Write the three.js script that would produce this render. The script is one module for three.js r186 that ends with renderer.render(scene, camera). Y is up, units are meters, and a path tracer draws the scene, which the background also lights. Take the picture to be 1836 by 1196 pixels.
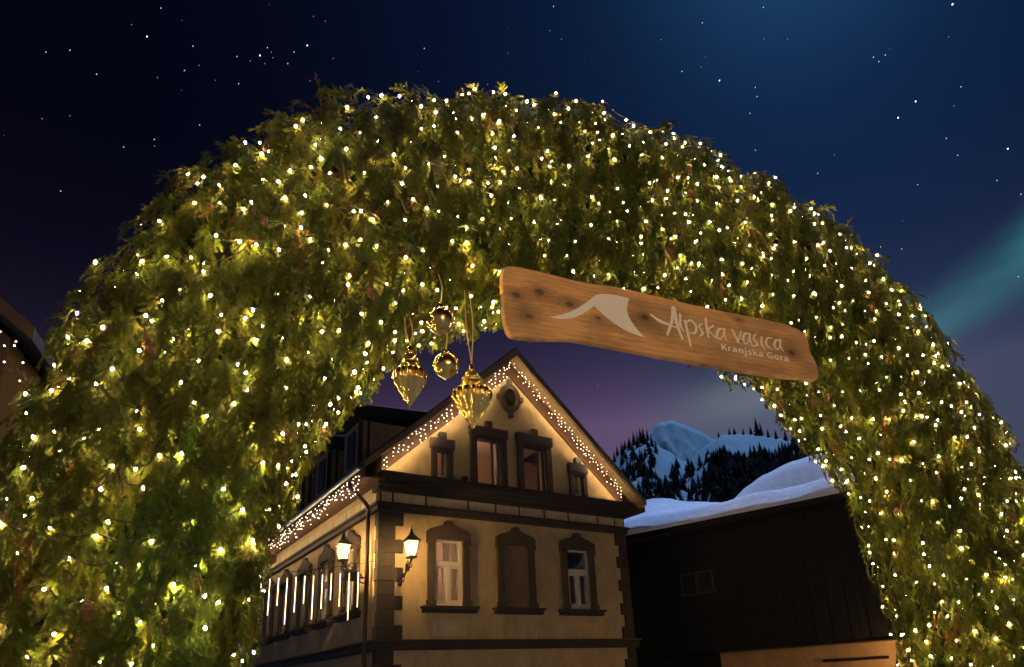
import * as THREE from 'three';
import { mergeGeometries } from 'three/addons/utils/BufferGeometryUtils.js';
import { ImprovedNoise } from 'three/addons/math/ImprovedNoise.js';
import { RoundedBoxGeometry } from 'three/addons/geometries/RoundedBoxGeometry.js';

// ------------------------------------------------------------------ camera, sky, moon, exposure
const R = Math.PI / 180;
const scene = new THREE.Scene();
const camera = new THREE.PerspectiveCamera(2 * Math.atan(598 / 1240) / R, 1836 / 1196, 0.1, 6000);
camera.position.set(0, 1.65, 0);
{
  const pitch = 18.45 * R, roll = -2.73 * R;
  const fwd = new THREE.Vector3(0, Math.sin(pitch), -Math.cos(pitch)), up0 = new THREE.Vector3(0, Math.cos(pitch), Math.sin(pitch)), rt0 = new THREE.Vector3(1, 0, 0);
  const rt = rt0.clone().multiplyScalar(Math.cos(roll)).addScaledVector(up0, Math.sin(roll));
  const up = up0.clone().multiplyScalar(Math.cos(roll)).addScaledVector(rt0, -Math.sin(roll));
  camera.quaternion.setFromRotationMatrix(new THREE.Matrix4().makeBasis(rt, up, fwd.clone().negate()));
}
camera.setViewOffset(1836, 1196, -32, -220, 1836, 1196);           // shifted lens: verticals stay nearly upright
const renderer = new THREE.WebGLRenderer({ antialias: true });
renderer.toneMapping = THREE.LinearToneMapping;
renderer.toneMappingExposure = 1;
renderer.shadowMap.enabled = true;

const azel = (az, el) => new THREE.Vector3(Math.sin(az * R) * Math.cos(el * R), Math.sin(el * R), -Math.cos(az * R) * Math.cos(el * R));
const noise3 = new ImprovedNoise();
const fbm = (x, y, z, o = 4) => { let s = 0, a = 0.5; for (let i = 0; i < o; i++) { s += a * noise3.noise(x, y, z); x *= 2.03; y *= 2.03; z *= 2.03; a *= 0.5; } return s; };
let seed = 20231;
const rnd = () => { seed = (seed + 0x6d2b79f5) | 0; let t = Math.imul(seed ^ (seed >>> 15), 1 | seed); t = (t + Math.imul(t ^ (t >>> 7), 61 | t)) ^ t; return ((t ^ (t >>> 14)) >>> 0) / 4294967296; };
const rr = (a, b) => a + (b - a) * rnd();

const STARS = [[-34.3, 47, .5], [-36.3, 45.4, .2], [-35, 45.1, .8], [-31.3, 45.6, .7], [-40.2, 42.5, .5], [-41.7, 41.8, .4], [-38.1, 41.8, .5], [-31.7, 44, .6], [-30.6, 44.6, .35], [-33.7, 43, .25], [-27.5, 45.9, .4],
  [-27.1, 44.3, .5], [-41, 38, .35], [-39.3, 38.8, .35], [-29.9, 41, .5], [-33.2, 39.2, .6], [-33.1, 38.8, .3], [-35.3, 38.1, .4], [-38.9, 34.1, .6], [-25.5, 46.4, 1], [-24.9, 47, .4], [-24.5, 46.8, .35], [-24.3, 46.5, .3],
  [-26.3, 45.9, .35], [-25, 46, .3], [-22.9, 46.4, .6], [-22.4, 47.2, .5], [-21.2, 47.8, .8], [-20.8, 49.6, .25], [-19.6, 49.5, .3], [-18.6, 47.4, .3], [-20.7, 45.7, .3], [-15.7, 45.8, .7], [-11.4, 46.4, .5], [-9.3, 48.9, .5],
  [-7.8, 46.9, .3], [-2.6, 46.8, .35], [5, 51.3, .7], [4.4, 49.9, .25], [5.6, 49.3, .3], [16, 48, .3], [20.3, 48.2, .5], [19.5, 45.6, .35], [17.6, 45.7, .7], [21, 44.4, .8], [24.1, 43.2, .5], [24.1, 42.6, .6], [23.2, 41.7, .4],
  [26.2, 47.7, .5], [25.7, 45.9, .35], [40.5, 42.6, 1.6], [39.6, 41, .3], [34.1, 42, .7], [34.4, 41.6, .6], [35, 41.8, .7], [36.2, 38.3, 1], [34.7, 37.8, 1.1], [39.4, 37.9, .6], [38.6, 37, .3], [41, 33.1, 1.1], [37.5, 35.3, .5],
  [37.9, 34, .5], [27.7, 45.3, .35], [29.4, 37.1, .3], [32.6, 29.4, .4], [31.2, 30, .4], [34.8, 33.2, .4], [40.9, 30.1, .7], [39.8, 31.5, .4], [39.3, 25.1, .4], [6.4, 23.9, .3], [23.1, 39.2, .5], [27.8, 36.3, .4]];
{
  const W = 4096, Hh = 2048, data = new Float32Array(W * Hh * 4), st = (a, b, x) => { const t = Math.min(1, Math.max(0, (x - a) / (b - a))); return t * t * (3 - 2 * t); };
  const wrap = (d) => ((d + 540) % 360) - 180;
  for (let j = Hh / 2 - 2; j < Hh; j++) {
    const el = ((j + 0.5) / Hh - 0.5) * 180;
    for (let i = 0; i < W; i++) {
      const az = wrap(((i + 0.5) / W - 0.5) * 360 + 90);          // 0 straight ahead (-z), positive to the right
      let r = 0.0011, g = 0.0013, b = 0.0052;
      const ce = Math.cos(el * R);
      const d1 = Math.hypot(wrap(az - 31) * ce, (el - 42) * 0.85), g1 = Math.exp(-d1 * d1 / (2 * 17 * 17));
      r += 0.003 * g1; g += 0.0145 * g1; b += 0.05 * g1;
      const d2 = Math.hypot(wrap(az - 31) * ce * 0.9, el - 52), g2 = Math.exp(-d2 * d2 / (2 * 5.5 * 5.5));
      r += 0.009 * g2; g += 0.038 * g2; b += 0.09 * g2;
      // glow of the towns below the horizon haze, violet
      const low = Math.exp(-Math.max(0, el - 20.5) / 4), mid = Math.exp(-Math.max(0, el - 21) / 8);
      const side = 0.22 + 0.78 * Math.exp(-Math.pow(wrap(az - 14) / 30, 2));
      const gq = st(7, 17, az), lr = 0.11 + (0.07 - 0.11) * gq, lg = 0.06 + (0.074 - 0.06) * gq, lb = 0.1 + (0.088 - 0.1) * gq;
      r += (lr * low + 0.008 * mid) * side; g += (lg * low + 0.011 * mid) * side; b += (lb * low + 0.042 * mid) * side;
      if (el > 8 && el < 40 && Math.abs(az) < 70) {
        const n = fbm(az * 0.09 + 3, el * 0.2, 1.7);
        const dc = Math.hypot(wrap(az - 19.5) / 5.5, (el - 21.6 - n * 2) / 2.0), gc = Math.exp(-dc * dc) * (0.75 + n);
        r += 0.07 * gc; g += 0.085 * gc; b += 0.055 * gc;
        const line = 23.4 + (az - 32.5) * 0.36 + n * 1.4, da = (el - line) / (1.35 + 0.02 * (az - 30)), ga = Math.exp(-da * da) * st(23, 32, az) * (1 - 0.5 * st(44, 60, az)) * (0.8 + n * 0.8);
        r += 0.022 * ga; g += 0.135 * ga; b += 0.125 * ga;
      }
      const k = (j * W + i) * 4;
      data[k] = r; data[k + 1] = g; data[k + 2] = b; data[k + 3] = 1;
    }
  }
  const sky = new THREE.DataTexture(data, W, Hh, THREE.RGBAFormat, THREE.FloatType);
  sky.mapping = THREE.EquirectangularReflectionMapping;
  sky.magFilter = sky.minFilter = THREE.LinearFilter;
  sky.needsUpdate = true;
  scene.background = sky;
  scene.environment = sky;
}
const moon = new THREE.DirectionalLight(new THREE.Color().setRGB(0.34, 0.52, 1), 3.2);
moon.name = 'moon';
moon.position.copy(azel(36, 68).multiplyScalar(120));
moon.castShadow = true;
moon.shadow.radius = 1.2;
Object.assign(moon.shadow.camera, { left: -60, right: 60, top: 60, bottom: -60, near: 1, far: 320 });
scene.add(moon, moon.target);

// ------------------------------------------------------------------ helpers
const names = new Map();
const numbered = (n) => { const k = names.get(n) ?? 0; names.set(n, k + 1); return k ? n + '_' + String(k).padStart(3, '0') : n; };
const clean = (g) => {
  g = g.index ? g.toNonIndexed() : g;
  if (!g.attributes.normal) g.computeVertexNormals();
  if (!g.attributes.uv) g.setAttribute('uv', new THREE.BufferAttribute(new Float32Array(g.attributes.position.count * 2), 2));
  for (const k of Object.keys(g.attributes)) if (!['position', 'normal', 'uv'].includes(k)) g.deleteAttribute(k);
  return g;
};
const join = (gs) => { gs = [].concat(gs).map(clean); return gs.length === 1 ? gs[0] : mergeGeometries(gs); };
function mesh(name, geos, mat, parent = scene) {
  const m = new THREE.Mesh(join(geos), mat);
  m.name = parent === scene ? numbered(name) : name;
  m.castShadow = m.receiveShadow = true;
  parent.add(m);
  return m;
}
function thing(name, label, category, pos = [0, 0, 0], turn = 0, group) {
  const o = new THREE.Group();
  o.name = numbered(name);
  o.position.set(...pos); o.rotation.y = turn;
  o.userData = { label, category };
  if (group) o.userData.group = group;
  scene.add(o);
  return o;
}
const struct = (m) => { m.userData.kind = 'structure'; return m; };
const metricUV = (g, s = 1) => {                                    // box-projected uv in metres
  g = g.index ? g.toNonIndexed() : g;
  if (!g.attributes.normal) g.computeVertexNormals();
  const p = g.attributes.position, n = g.attributes.normal, uv = new Float32Array(p.count * 2);
  for (let i = 0; i < p.count; i++) {
    const ax = Math.abs(n.getX(i)), ay = Math.abs(n.getY(i)), az = Math.abs(n.getZ(i));
    const a = ax > ay && ax > az ? [p.getZ(i), p.getY(i)] : ay > az ? [p.getX(i), p.getZ(i)] : [p.getX(i), p.getY(i)];
    uv[i * 2] = a[0] * s; uv[i * 2 + 1] = a[1] * s;
  }
  g.setAttribute('uv', new THREE.BufferAttribute(uv, 2));
  return g;
};
// box from its lower and upper corners, edges chamfered by r
const box = (x0, y0, z0, x1, y1, z1, r = 0) => {
  const w = Math.abs(x1 - x0), h = Math.abs(y1 - y0), d = Math.abs(z1 - z0);
  const g = r ? new RoundedBoxGeometry(w, h, d, 1, Math.min(r, w / 2.01, h / 2.01, d / 2.01)) : new THREE.BoxGeometry(w, h, d);
  return metricUV(g.translate((x0 + x1) / 2, (y0 + y1) / 2, (z0 + z1) / 2));
};
const tube = (pts, r, seg = 16, rad = 5, closed = false) => new THREE.TubeGeometry(new THREE.CatmullRomCurve3(pts.map((p) => new THREE.Vector3(...p)), closed, 'centripetal'), seg, r, rad, closed);
const prism = (pts, z0, z1, bevel = 0) => {
  const s = new THREE.Shape(pts.map((p) => new THREE.Vector2(...p)));
  return metricUV(new THREE.ExtrudeGeometry(s, { depth: z1 - z0 - bevel * 2, bevelEnabled: bevel > 0, bevelSize: bevel, bevelThickness: bevel, bevelSegments: 1, bevelOffset: -bevel }).translate(0, 0, z0 + bevel));
};
function noiseTexture(size, fn, srgb = false) {
  const d = new Uint8Array(size * size * 4);
  for (let y = 0; y < size; y++) for (let x = 0; x < size; x++) {
    const v = fn(x / size, y / size), k = (y * size + x) * 4, a = Array.isArray(v) ? v : [v, v, v];
    for (let c = 0; c < 3; c++) d[k + c] = Math.max(0, Math.min(255, a[c] * 255));
    d[k + 3] = 255;
  }
  const t = new THREE.DataTexture(d, size, size);
  t.wrapS = t.wrapT = THREE.RepeatWrapping;
  t.magFilter = THREE.LinearFilter;
  if (srgb) t.colorSpace = THREE.SRGBColorSpace;
  t.needsUpdate = true;
  return t;
}
// tileable fractal noise on the unit square
const tile = (u, v, f, z = 0, o = 4) => { const a = u * 2 * Math.PI, b = v * 2 * Math.PI, q = f / 6.283; return fbm(Math.cos(a) * q + 7, Math.sin(a) * q + Math.cos(b) * q, Math.sin(b) * q + z, o); };
const stuccoTex = noiseTexture(512, (u, v) => { const n = 0.93 + 0.1 * tile(u, v, 9, 1) + 0.07 * tile(u, v, 60, 5, 3), s = Math.min(1, 1 + 0.16 * Math.min(0, tile(u, v * 0.3, 22, 9))); return [n * s, n * s * 0.99, n * s * 0.96]; }, true);
stuccoTex.repeat.set(0.28, 0.28);
const grainBump = noiseTexture(512, (u, v) => 0.5 + 0.8 * tile(u, v, 120, 3, 3));
grainBump.repeat.set(0.7, 0.7);
const woodTex = noiseTexture(512, (u, v) => { const n = 0.8 + 0.35 * tile(u, v * 0.12, 90, 2, 4) + 0.15 * tile(u, v, 8, 4, 2); return [n, n * 0.98, n * 0.95]; }, true);
const snowBump = noiseTexture(512, (u, v) => 0.5 + 0.55 * tile(u, v, 14, 8, 5) + 0.3 * tile(u, v, 90, 2, 3));
snowBump.repeat.set(12, 12);

const std = (rgb, rough = 0.8, extra = {}) => new THREE.MeshStandardMaterial({ color: new THREE.Color().setRGB(...rgb), roughness: rough, ...extra });
const M = {
  wall: std([0.5, 0.385, 0.21], 0.9, { map: stuccoTex, bumpMap: grainBump, bumpScale: 0.006 }),
  wallInside: std([0.5, 0.33, 0.24], 0.9),
  infill: std([0.2, 0.15, 0.085], 0.9, { map: stuccoTex }),
  frieze: std([0.55, 0.46, 0.3], 0.85, { map: stuccoTex }),
  trim: std([0.042, 0.033, 0.024], 0.8, { map: stuccoTex, bumpMap: grainBump, bumpScale: 0.004 }),
  trimLight: std([0.06, 0.045, 0.03], 0.8, { map: stuccoTex }),
  rake: std([0.13, 0.06, 0.032], 0.7, { map: woodTex }),
  soffit: std([0.32, 0.22, 0.12], 0.75, { map: woodTex }),
  roof: std([0.03, 0.026, 0.024], 0.8),
  frame: std([0.62, 0.55, 0.44], 0.5),
  darkFrame: std([0.05, 0.032, 0.022], 0.6),
  iron: std([0.012, 0.011, 0.011], 0.5, { metalness: 0.3 }),
  pipe: std([0.045, 0.022, 0.018], 0.4, { metalness: 0.4 }),
  zinc: std([0.3, 0.3, 0.29], 0.35, { metalness: 0.8 }),
  glass: new THREE.MeshPhysicalMaterial({ color: 0xffffff, roughness: 0.03, transmission: 1, thickness: 0, ior: 1.5 }),
  curtain: new THREE.MeshPhysicalMaterial({ color: new THREE.Color().setRGB(0.6, 0.5, 0.42), roughness: 1, transmission: 0.4, thickness: 0, side: THREE.DoubleSide }),
  snow: std([0.78, 0.82, 0.88], 0.85, { bumpMap: snowBump, bumpScale: 0.07 }),
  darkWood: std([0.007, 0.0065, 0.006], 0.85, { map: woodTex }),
  leftWood: std([0.19, 0.12, 0.055], 0.8, { map: woodTex }),
  speaker: std([0.05, 0.035, 0.025], 0.6),
  wireGreen: std([0.008, 0.012, 0.007], 0.6),
  branchWood: std([0.07, 0.038, 0.02], 0.9),
  ground: std([0.12, 0.12, 0.13], 0.9, { bumpMap: grainBump, bumpScale: 0.02 }),
};
const glow = (rgb, k) => new THREE.MeshStandardMaterial({ color: 0x332211, emissive: new THREE.Color().setRGB(...rgb), emissiveIntensity: k, roughness: 0.4 });
M.bulb = glow([1, 0.65, 0.22], 560);
M.icicle = glow([1, 0.74, 0.5], 9);
M.tubeGlow = glow([1, 0.74, 0.42], 4);
M.lampBulb = glow([1, 0.74, 0.42], 8);
M.lampGlass = new THREE.MeshPhysicalMaterial({ color: new THREE.Color().setRGB(0.95, 0.9, 0.8), roughness: 0.4, transmission: 1, thickness: 0, side: THREE.DoubleSide });
M.roomBulb = glow([1, 0.75, 0.5], 14);

// stars: tiny bright bodies very far off, in three magnitudes
{
  const kinds = [[], [], []], g = new THREE.IcosahedronGeometry(1, 1), glows = [6, 1.1, 0.4];
  for (const [a, e, s] of STARS) kinds[s > 0.75 ? 0 : s > 0.38 ? 1 : 2].push([a, e, 0.8 + 0.35 * s]);
  for (let i = 0; i < 900; i++) { const a = rr(-180, 180), e = Math.asin(rr(0.32, 1)) / R, out = Math.abs(a) > 50 || e > 56; if (out || rnd() < 0.35) kinds[out && rnd() < 0.12 ? 0 : out && rnd() < 0.3 ? 1 : 2].push([a, e, out ? rr(0.8, 1.2) : rr(0.4, 0.75)]); }
  kinds.forEach((list, k) => {
    const im = new THREE.InstancedMesh(g, new THREE.MeshStandardMaterial({ color: 0, emissive: new THREE.Color().setRGB(0.85, 0.93, 1), emissiveIntensity: glows[k] }), list.length), m = new THREE.Matrix4();
    list.forEach(([a, e, s], i) => { const p = azel(a, e).multiplyScalar(4500), q = new THREE.Quaternion().setFromUnitVectors(new THREE.Vector3(0, 1, 0), new THREE.Vector3(0.45, 0.85, 0.2).normalize()); im.setMatrixAt(i, m.compose(p, q, new THREE.Vector3(s * 1.8, s * 3.4, s * 1.8))); });
    im.name = numbered('star_field');
    im.userData = { label: ['brightest stars scattered over the night sky', 'middling stars scattered over the night sky', 'faintest stars scattered over the night sky'][k], category: 'stars', kind: 'stuff' };
    scene.add(im);
  });
}
// ------------------------------------------------------------------ ground, mountain
{
  const g = new THREE.CircleGeometry(1500, 64).rotateX(-Math.PI / 2);
  struct(mesh('ground', metricUV(g, 0.3), M.ground));
}
// The mountain: a snowy flank rising behind the roofs, its crest given by height angles along its azimuths
const crest = [[-60, 8], [-30, 9], [-12, 10], [0, 11.8], [4, 14], [6.5, 17], [7.3, 18], [8.8, 18.9], [10.3, 19.2], [11.8, 18.2], [13.3, 17], [15, 18.2], [16.6, 18.9], [19, 18.6], [20.7, 18], [22.7, 17.2], [26, 16.2], [32, 14], [38, 12.4], [46, 11], [70, 8]];
const lerpTable = (t, x) => { let i = 0; while (i < t.length - 2 && x > t[i + 1][0]) i++; const [a, b] = [t[i], t[i + 1]], k = Math.max(0, Math.min(1, (x - a[0]) / (b[0] - a[0]))), s = k * k * (3 - 2 * k) * 0.5 + k * 0.5; return a[1] + (b[1] - a[1]) * s; };
const flank = (az, s) => {                                          // s from 0 at the foot to 1 at the crest
  const r = 150 + 330 * s, top = Math.tan(lerpTable(crest, az) * R) * 480;
  const h = top * Math.pow(s, 1.15) + (fbm(az * 0.16, s * 3.5, 2) * 26 + fbm(az * 0.5, s * 9, 6) * 14 - Math.abs(fbm(az * 0.9, s * 8, 22)) * 16 + fbm(az * 1.6, s * 22, 9) * 8) * Math.sin(Math.PI * Math.min(1, s * 1.0)) * (s < 1 ? 1 : 0);
  return [Math.sin(az * R) * r, Math.max(-1, h), -Math.cos(az * R) * r];
};
function sheet(nu, nv, f, back) {
  const pos = [], idx = [], uv = [];
  for (let j = 0; j <= nv; j++) for (let i = 0; i <= nu; i++) { const p = f(i / nu, j / nv); pos.push(...p); uv.push(p[0] * 0.02, (p[1] + p[2]) * 0.02); }
  for (let j = 0; j < nv; j++) for (let i = 0; i < nu; i++) { const a = j * (nu + 1) + i, b = a + 1, c = a + nu + 1, d = c + 1; back ? idx.push(a, c, b, b, c, d) : idx.push(a, b, c, b, d, c); }
  const g = new THREE.BufferGeometry();
  g.setAttribute('position', new THREE.Float32BufferAttribute(pos, 3));
  g.setAttribute('uv', new THREE.Float32BufferAttribute(uv, 2));
  g.setIndex(idx);
  g.computeVertexNormals();
  return g;
}
M.auroraTealSnow = std([0.17, 0.3, 0.34], 0.9);  // teal aurora light put into the dark snow colour
struct(mesh('mountain', sheet(260, 60, (u, v) => { const s = v * 1.25, p = flank(-60 + 130 * u, Math.min(1, s)); if (s > 1) { const k = s - 1; p[0] *= 1 + k * 0.5; p[2] *= 1 + k * 0.5; p[1] *= 1 - k * 1.2; } return p; }), M.auroraTealSnow));
// a farther, higher peak showing over the saddle
const peakTop = [[0, 9], [6, 13], [9, 18.2], [10.5, 19.7], [11.3, 20.4], [12.5, 20.5], [13.4, 20.1], [14.4, 19.5], [16, 18.4], [18, 17], [24, 12], [34, 8]];
struct(mesh('mountain', sheet(120, 40, (u, v) => {
  const az = 34 * u, s = Math.min(1, v * 1.25), k = Math.max(0, v * 1.25 - 1), r = 560 + 340 * s + 300 * k;
  const h = Math.tan(lerpTable(peakTop, az) * R) * 900 * Math.pow(s, 0.9) * (1 - k) + (fbm(az * 0.3, s * 4, 8) * 55 + fbm(az * 1.1, s * 10, 3) * 42 - Math.abs(fbm(az * 1.7, s * 9, 15)) * 60 + fbm(az * 3.5, s * 30, 5) * 16) * Math.sin(Math.PI * s);
  return [Math.sin(az * R) * r, Math.max(-2, h), -Math.cos(az * R) * r];
}), M.auroraTealSnow));

// conifers: a trunk and tiers of drooping boughs with ragged edges
function coniferCrown(seedAt, tiers = 11, fine = 13) {
  seed = seedAt;
  const pos = [];
  for (let t = 0; t < tiers; t++) {
    const k = t / (tiers - 1), y = 0.1 + 0.86 * k, rad = 0.17 * Math.pow(1 - k, 0.85) + 0.012;
    const n = Math.max(5, Math.round(fine * (1 - k * 0.55)));
    for (let i = 0; i < n; i++) {
      const a = (i + rnd() * 0.7) / n * Math.PI * 2, l = rad * rr(0.65, 1.15), w = rr(0.25, 0.5), dy = -0.05 - 0.04 * rnd();
      const c = Math.cos(a), s = Math.sin(a), y0 = y + rr(-0.02, 0.02) + 0.035;
      const tip = [c * l, y0 + dy - 0.035, s * l], L = [Math.cos(a - w) * l * 0.55, y0 + dy * 0.45, Math.sin(a - w) * l * 0.55], Q = [Math.cos(a + w) * l * 0.55, y0 + dy * 0.45, Math.sin(a + w) * l * 0.55], top = [0, y0 + 0.045, 0], und = [c * l * 0.3, y0 - 0.04, s * l * 0.3];
      for (const f of [[top, L, tip], [top, tip, Q], [und, tip, L], [und, Q, tip]]) for (const p of f) pos.push(...p);
    }
  }
  for (let i = 0; i < 4; i++) { const a = i * Math.PI / 2; pos.push(0, 1.03, 0, Math.cos(a) * 0.012, 0.93, Math.sin(a) * 0.012, Math.cos(a + 1.6) * 0.012, 0.93, Math.sin(a + 1.6) * 0.012); }
  const g = new THREE.BufferGeometry();
  g.setAttribute('position', new THREE.Float32BufferAttribute(pos, 3));
  g.computeVertexNormals();
  return clean(g);
}
M.needle = std([0.012, 0.02, 0.016], 0.9);
const crowns = [coniferCrown(11), coniferCrown(27), coniferCrown(35), coniferCrown(48)];
const trunkGeo = clean(new THREE.CylinderGeometry(0.008, 0.02, 0.5, 6).translate(0, 0.22, 0));
seed = 555;
function conifer(az, s, h, label, group) {
  const t = thing('conifer_tree', label, 'tree', flank(az, s), rr(0, 6.28), group);
  const c = new THREE.Mesh(crowns[Math.floor(rnd() * 4)], M.needle), k = new THREE.Mesh(trunkGeo, M.branchWood);
  c.name = 'crown'; k.name = 'trunk'; c.castShadow = k.castShadow = true;
  const w = rr(1.1, 1.7);
  c.scale.set(h * w, h, h * w); k.scale.setScalar(h);
  t.add(c, k); t.position.y -= 0.4;
  return t;
}
const ridgeLabel = 'dark conifer on the left crest of the snowy mountain', ridgeGroup = 'conifers along the left crest of the mountain';
for (const [a, s, h] of [[5.6, 1, 9], [6.3, .97, 10], [6.9, 1, 9], [7.3, .96, 11], [7.6, 1, 10], [8, .97, 12], [8.3, 1, 9], [8.7, .97, 12], [9.1, 1, 13], [9.4, .96, 14], [9.7, 1, 14], [9.95, .97, 15], [10.3, 1, 11], [10.6, .95, 12], [10.9, .92, 11]]) conifer(a, s, h * 0.85, ridgeLabel, ridgeGroup);
const slopeLabel = 'dark conifer standing on the open snow slope of the mountain', slopeGroup = 'conifers scattered on the open snow slope';
for (let i = 0; i < 46; i++) { const a = i < 20 ? rr(6.3, 10.6) : rr(6.5, 13.8); conifer(a, rr(0.68, 0.93) - Math.abs(a - 9) * 0.006, rr(6, 11), slopeLabel, slopeGroup); }
const farLabel = 'small dark conifer on the right skyline of the mountain', farGroup = 'conifers along the right skyline';
for (const [a, h] of [[16.2, 5], [17.1, 6], [17.5, 6], [18.2, 5.5], [18.8, 7], [19.3, 13], [19.6, 10], [20.1, 7], [20.7, 7], [21.4, 8], [22, 9]]) conifer(a, 1, h, farLabel, farGroup);
{
  const spots = [];
  for (let i = 0; i < 16000 && spots.length < 7000; i++) {
    const az = rnd() < 0.75 ? rr(4, 25) : rr(-6, 42), s = rr(0.1, 1);
    // dense wood: rises from the lower left to the upper right of the flank
    const edge = -0.3 * Math.max(0, Math.min(1, (15.5 - az) / 3)) * Math.max(0, Math.min(1, fbm(az * 0.7, s * 5, 12) * 6)) + lerpTable([[-8, 0.62], [4, 0.66], [7, 0.64], [9, 0.62], [10.5, 0.6], [12, 0.6], [14, 0.64], [15.5, 0.74], [18.5, 0.78], [21, 0.88], [26, 1], [44, 1]], az) + 0.06 * fbm(az * 0.7, s * 4, 3);
    if ((az > 6 && az < 15.5 && s > 0.4 && s < 0.9 && rnd() < 0.07 + 0.35 * Math.max(0, fbm(az * 1.3, s * 7, 31))) || rnd() < Math.min(1, Math.max(0, (edge + 0.09 * fbm(az * 1.7, s * 9, 5) - s) / 0.1 + 0.35))) { const gap = az > 9 && az < 16 && Math.abs(s - (0.47 + (az - 9) * 0.012)) < 0.03 && rnd() < 0.7; if (!gap) spots.push([az, s]); }
  }
  crowns.forEach((g, k) => {
    const mine = spots.filter((_, i) => i % 4 === k), im = new THREE.InstancedMesh(g, M.needle, mine.length), m = new THREE.Matrix4();
    mine.forEach(([a, s], i) => { const p = flank(a, s), h = rr(5, 10), w = rr(1.3, 2.2); m.compose(new THREE.Vector3(p[0], p[1] - 0.5, p[2]), new THREE.Quaternion().setFromAxisAngle(new THREE.Vector3(0, 1, 0), rr(0, 6)), new THREE.Vector3(h * w, h, h * w)); im.setMatrixAt(i, m); });
    im.name = numbered('conifer_wood');
    im.userData = { label: 'dense dark conifer wood covering the lower mountain flank', category: 'wood', kind: 'stuff', group: 'wood on the mountain' };
    scene.add(im);
  });
}

// ------------------------------------------------------------------ the gabled house (local x along the front, z out of the front, corner at the origin)
const HOUSE = [-3.993, 0, -17.552], HTURN = 33.9 * R;
const toHouse = new THREE.Matrix4().makeRotationY(HTURN).setPosition(...HOUSE);
const house = thing('gabled_house', 'cream townhouse with dark trim, steep gable and fairy lights behind the arch', 'house', HOUSE, HTURN);
const WX = 8.34, CX = 4.14, APEX = 11.5, SL = 0.9, DEPTH = 15;
const roofY = (x) => APEX - SL * Math.abs(x - CX);
const hole = (x0, y0, x1, y1) => { const p = new THREE.Path(); p.moveTo(x0, y0); p.lineTo(x0, y1); p.lineTo(x1, y1); p.lineTo(x1, y0); p.closePath(); return p; };
const FW = [1.98, 4.13, 6.35], SWZ = [1.95, 4.15, 6.45, 8.8, 11.1, 13.3];
{
  const s = new THREE.Shape([[0, 0], [WX, 0], [WX, roofY(WX)], [CX, APEX], [0, roofY(0)]].map((p) => new THREE.Vector2(...p)));
  for (const i of [0, 2]) s.holes.push(hole(FW[i] - 0.42, 3.8, FW[i] + 0.42, 5.6));
  s.holes.push(hole(1.62, 7.35, 1.96, 8.2), hole(6.4, 7.35, 6.74, 8.12), hole(2.9, 7.2, 3.72, 8.72), hole(4.51, 7.2, 5.36, 8.74));
  const oval = new THREE.Path(); oval.absellipse(4.12, 10.18, 0.2, 0.3, 0, Math.PI * 2); s.holes.push(oval);
  mesh('front_wall', metricUV(new THREE.ExtrudeGeometry(s, { depth: 0.35, bevelEnabled: false, curveSegments: 20 }).translate(0, 0, -0.35)), M.wall, house);
  const side = new THREE.Shape([[0.35, 0], [DEPTH, 0], [DEPTH, roofY(0)], [0.35, roofY(0)]].map((p) => new THREE.Vector2(...p)));
  for (const z of SWZ) side.holes.push(hole(z - 0.42, 3.8, z + 0.42, 5.6));
  // shape x = distance back along the side wall
  mesh('side_wall', metricUV(new THREE.ExtrudeGeometry(side, { depth: 0.35, bevelEnabled: false }).rotateY(Math.PI / 2)), M.wall, house);
  mesh('side_wall', box(WX - 0.35, 0, -0.36, WX, roofY(WX), -DEPTH), M.wall, house);
  mesh('back_wall', prism([[0.36, 0], [WX - 0.36, 0], [WX - 0.36, roofY(WX - 0.36)], [CX, APEX - 0.02], [0.36, roofY(0.36)]], -DEPTH, -DEPTH + 0.3), M.wall, house);
  mesh('floor', box(0.36, 6.55, -0.36, WX - 0.36, 6.75, -DEPTH + 0.31), M.wallInside, house);
  mesh('partition', [box(0.37, 6.76, -2.6, WX - 0.37, 7.7, -2.7), box(1.2, 7.7, -2.6, 7.1, 9.2, -2.7), box(2.2, 9.2, -0.36, 6.1, 9.3, -2.7)], M.wallInside, house);
  mesh('partition', [box(3.1, 2.9, -0.36, 3.2, 6.54, -4.4), box(0.36, 2.9, -4.41, 3.2, 6.54, -4.5), box(0.36, 2.6, -0.36, 3.2, 2.89, -4.5)], M.wallInside, house);
}
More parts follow.
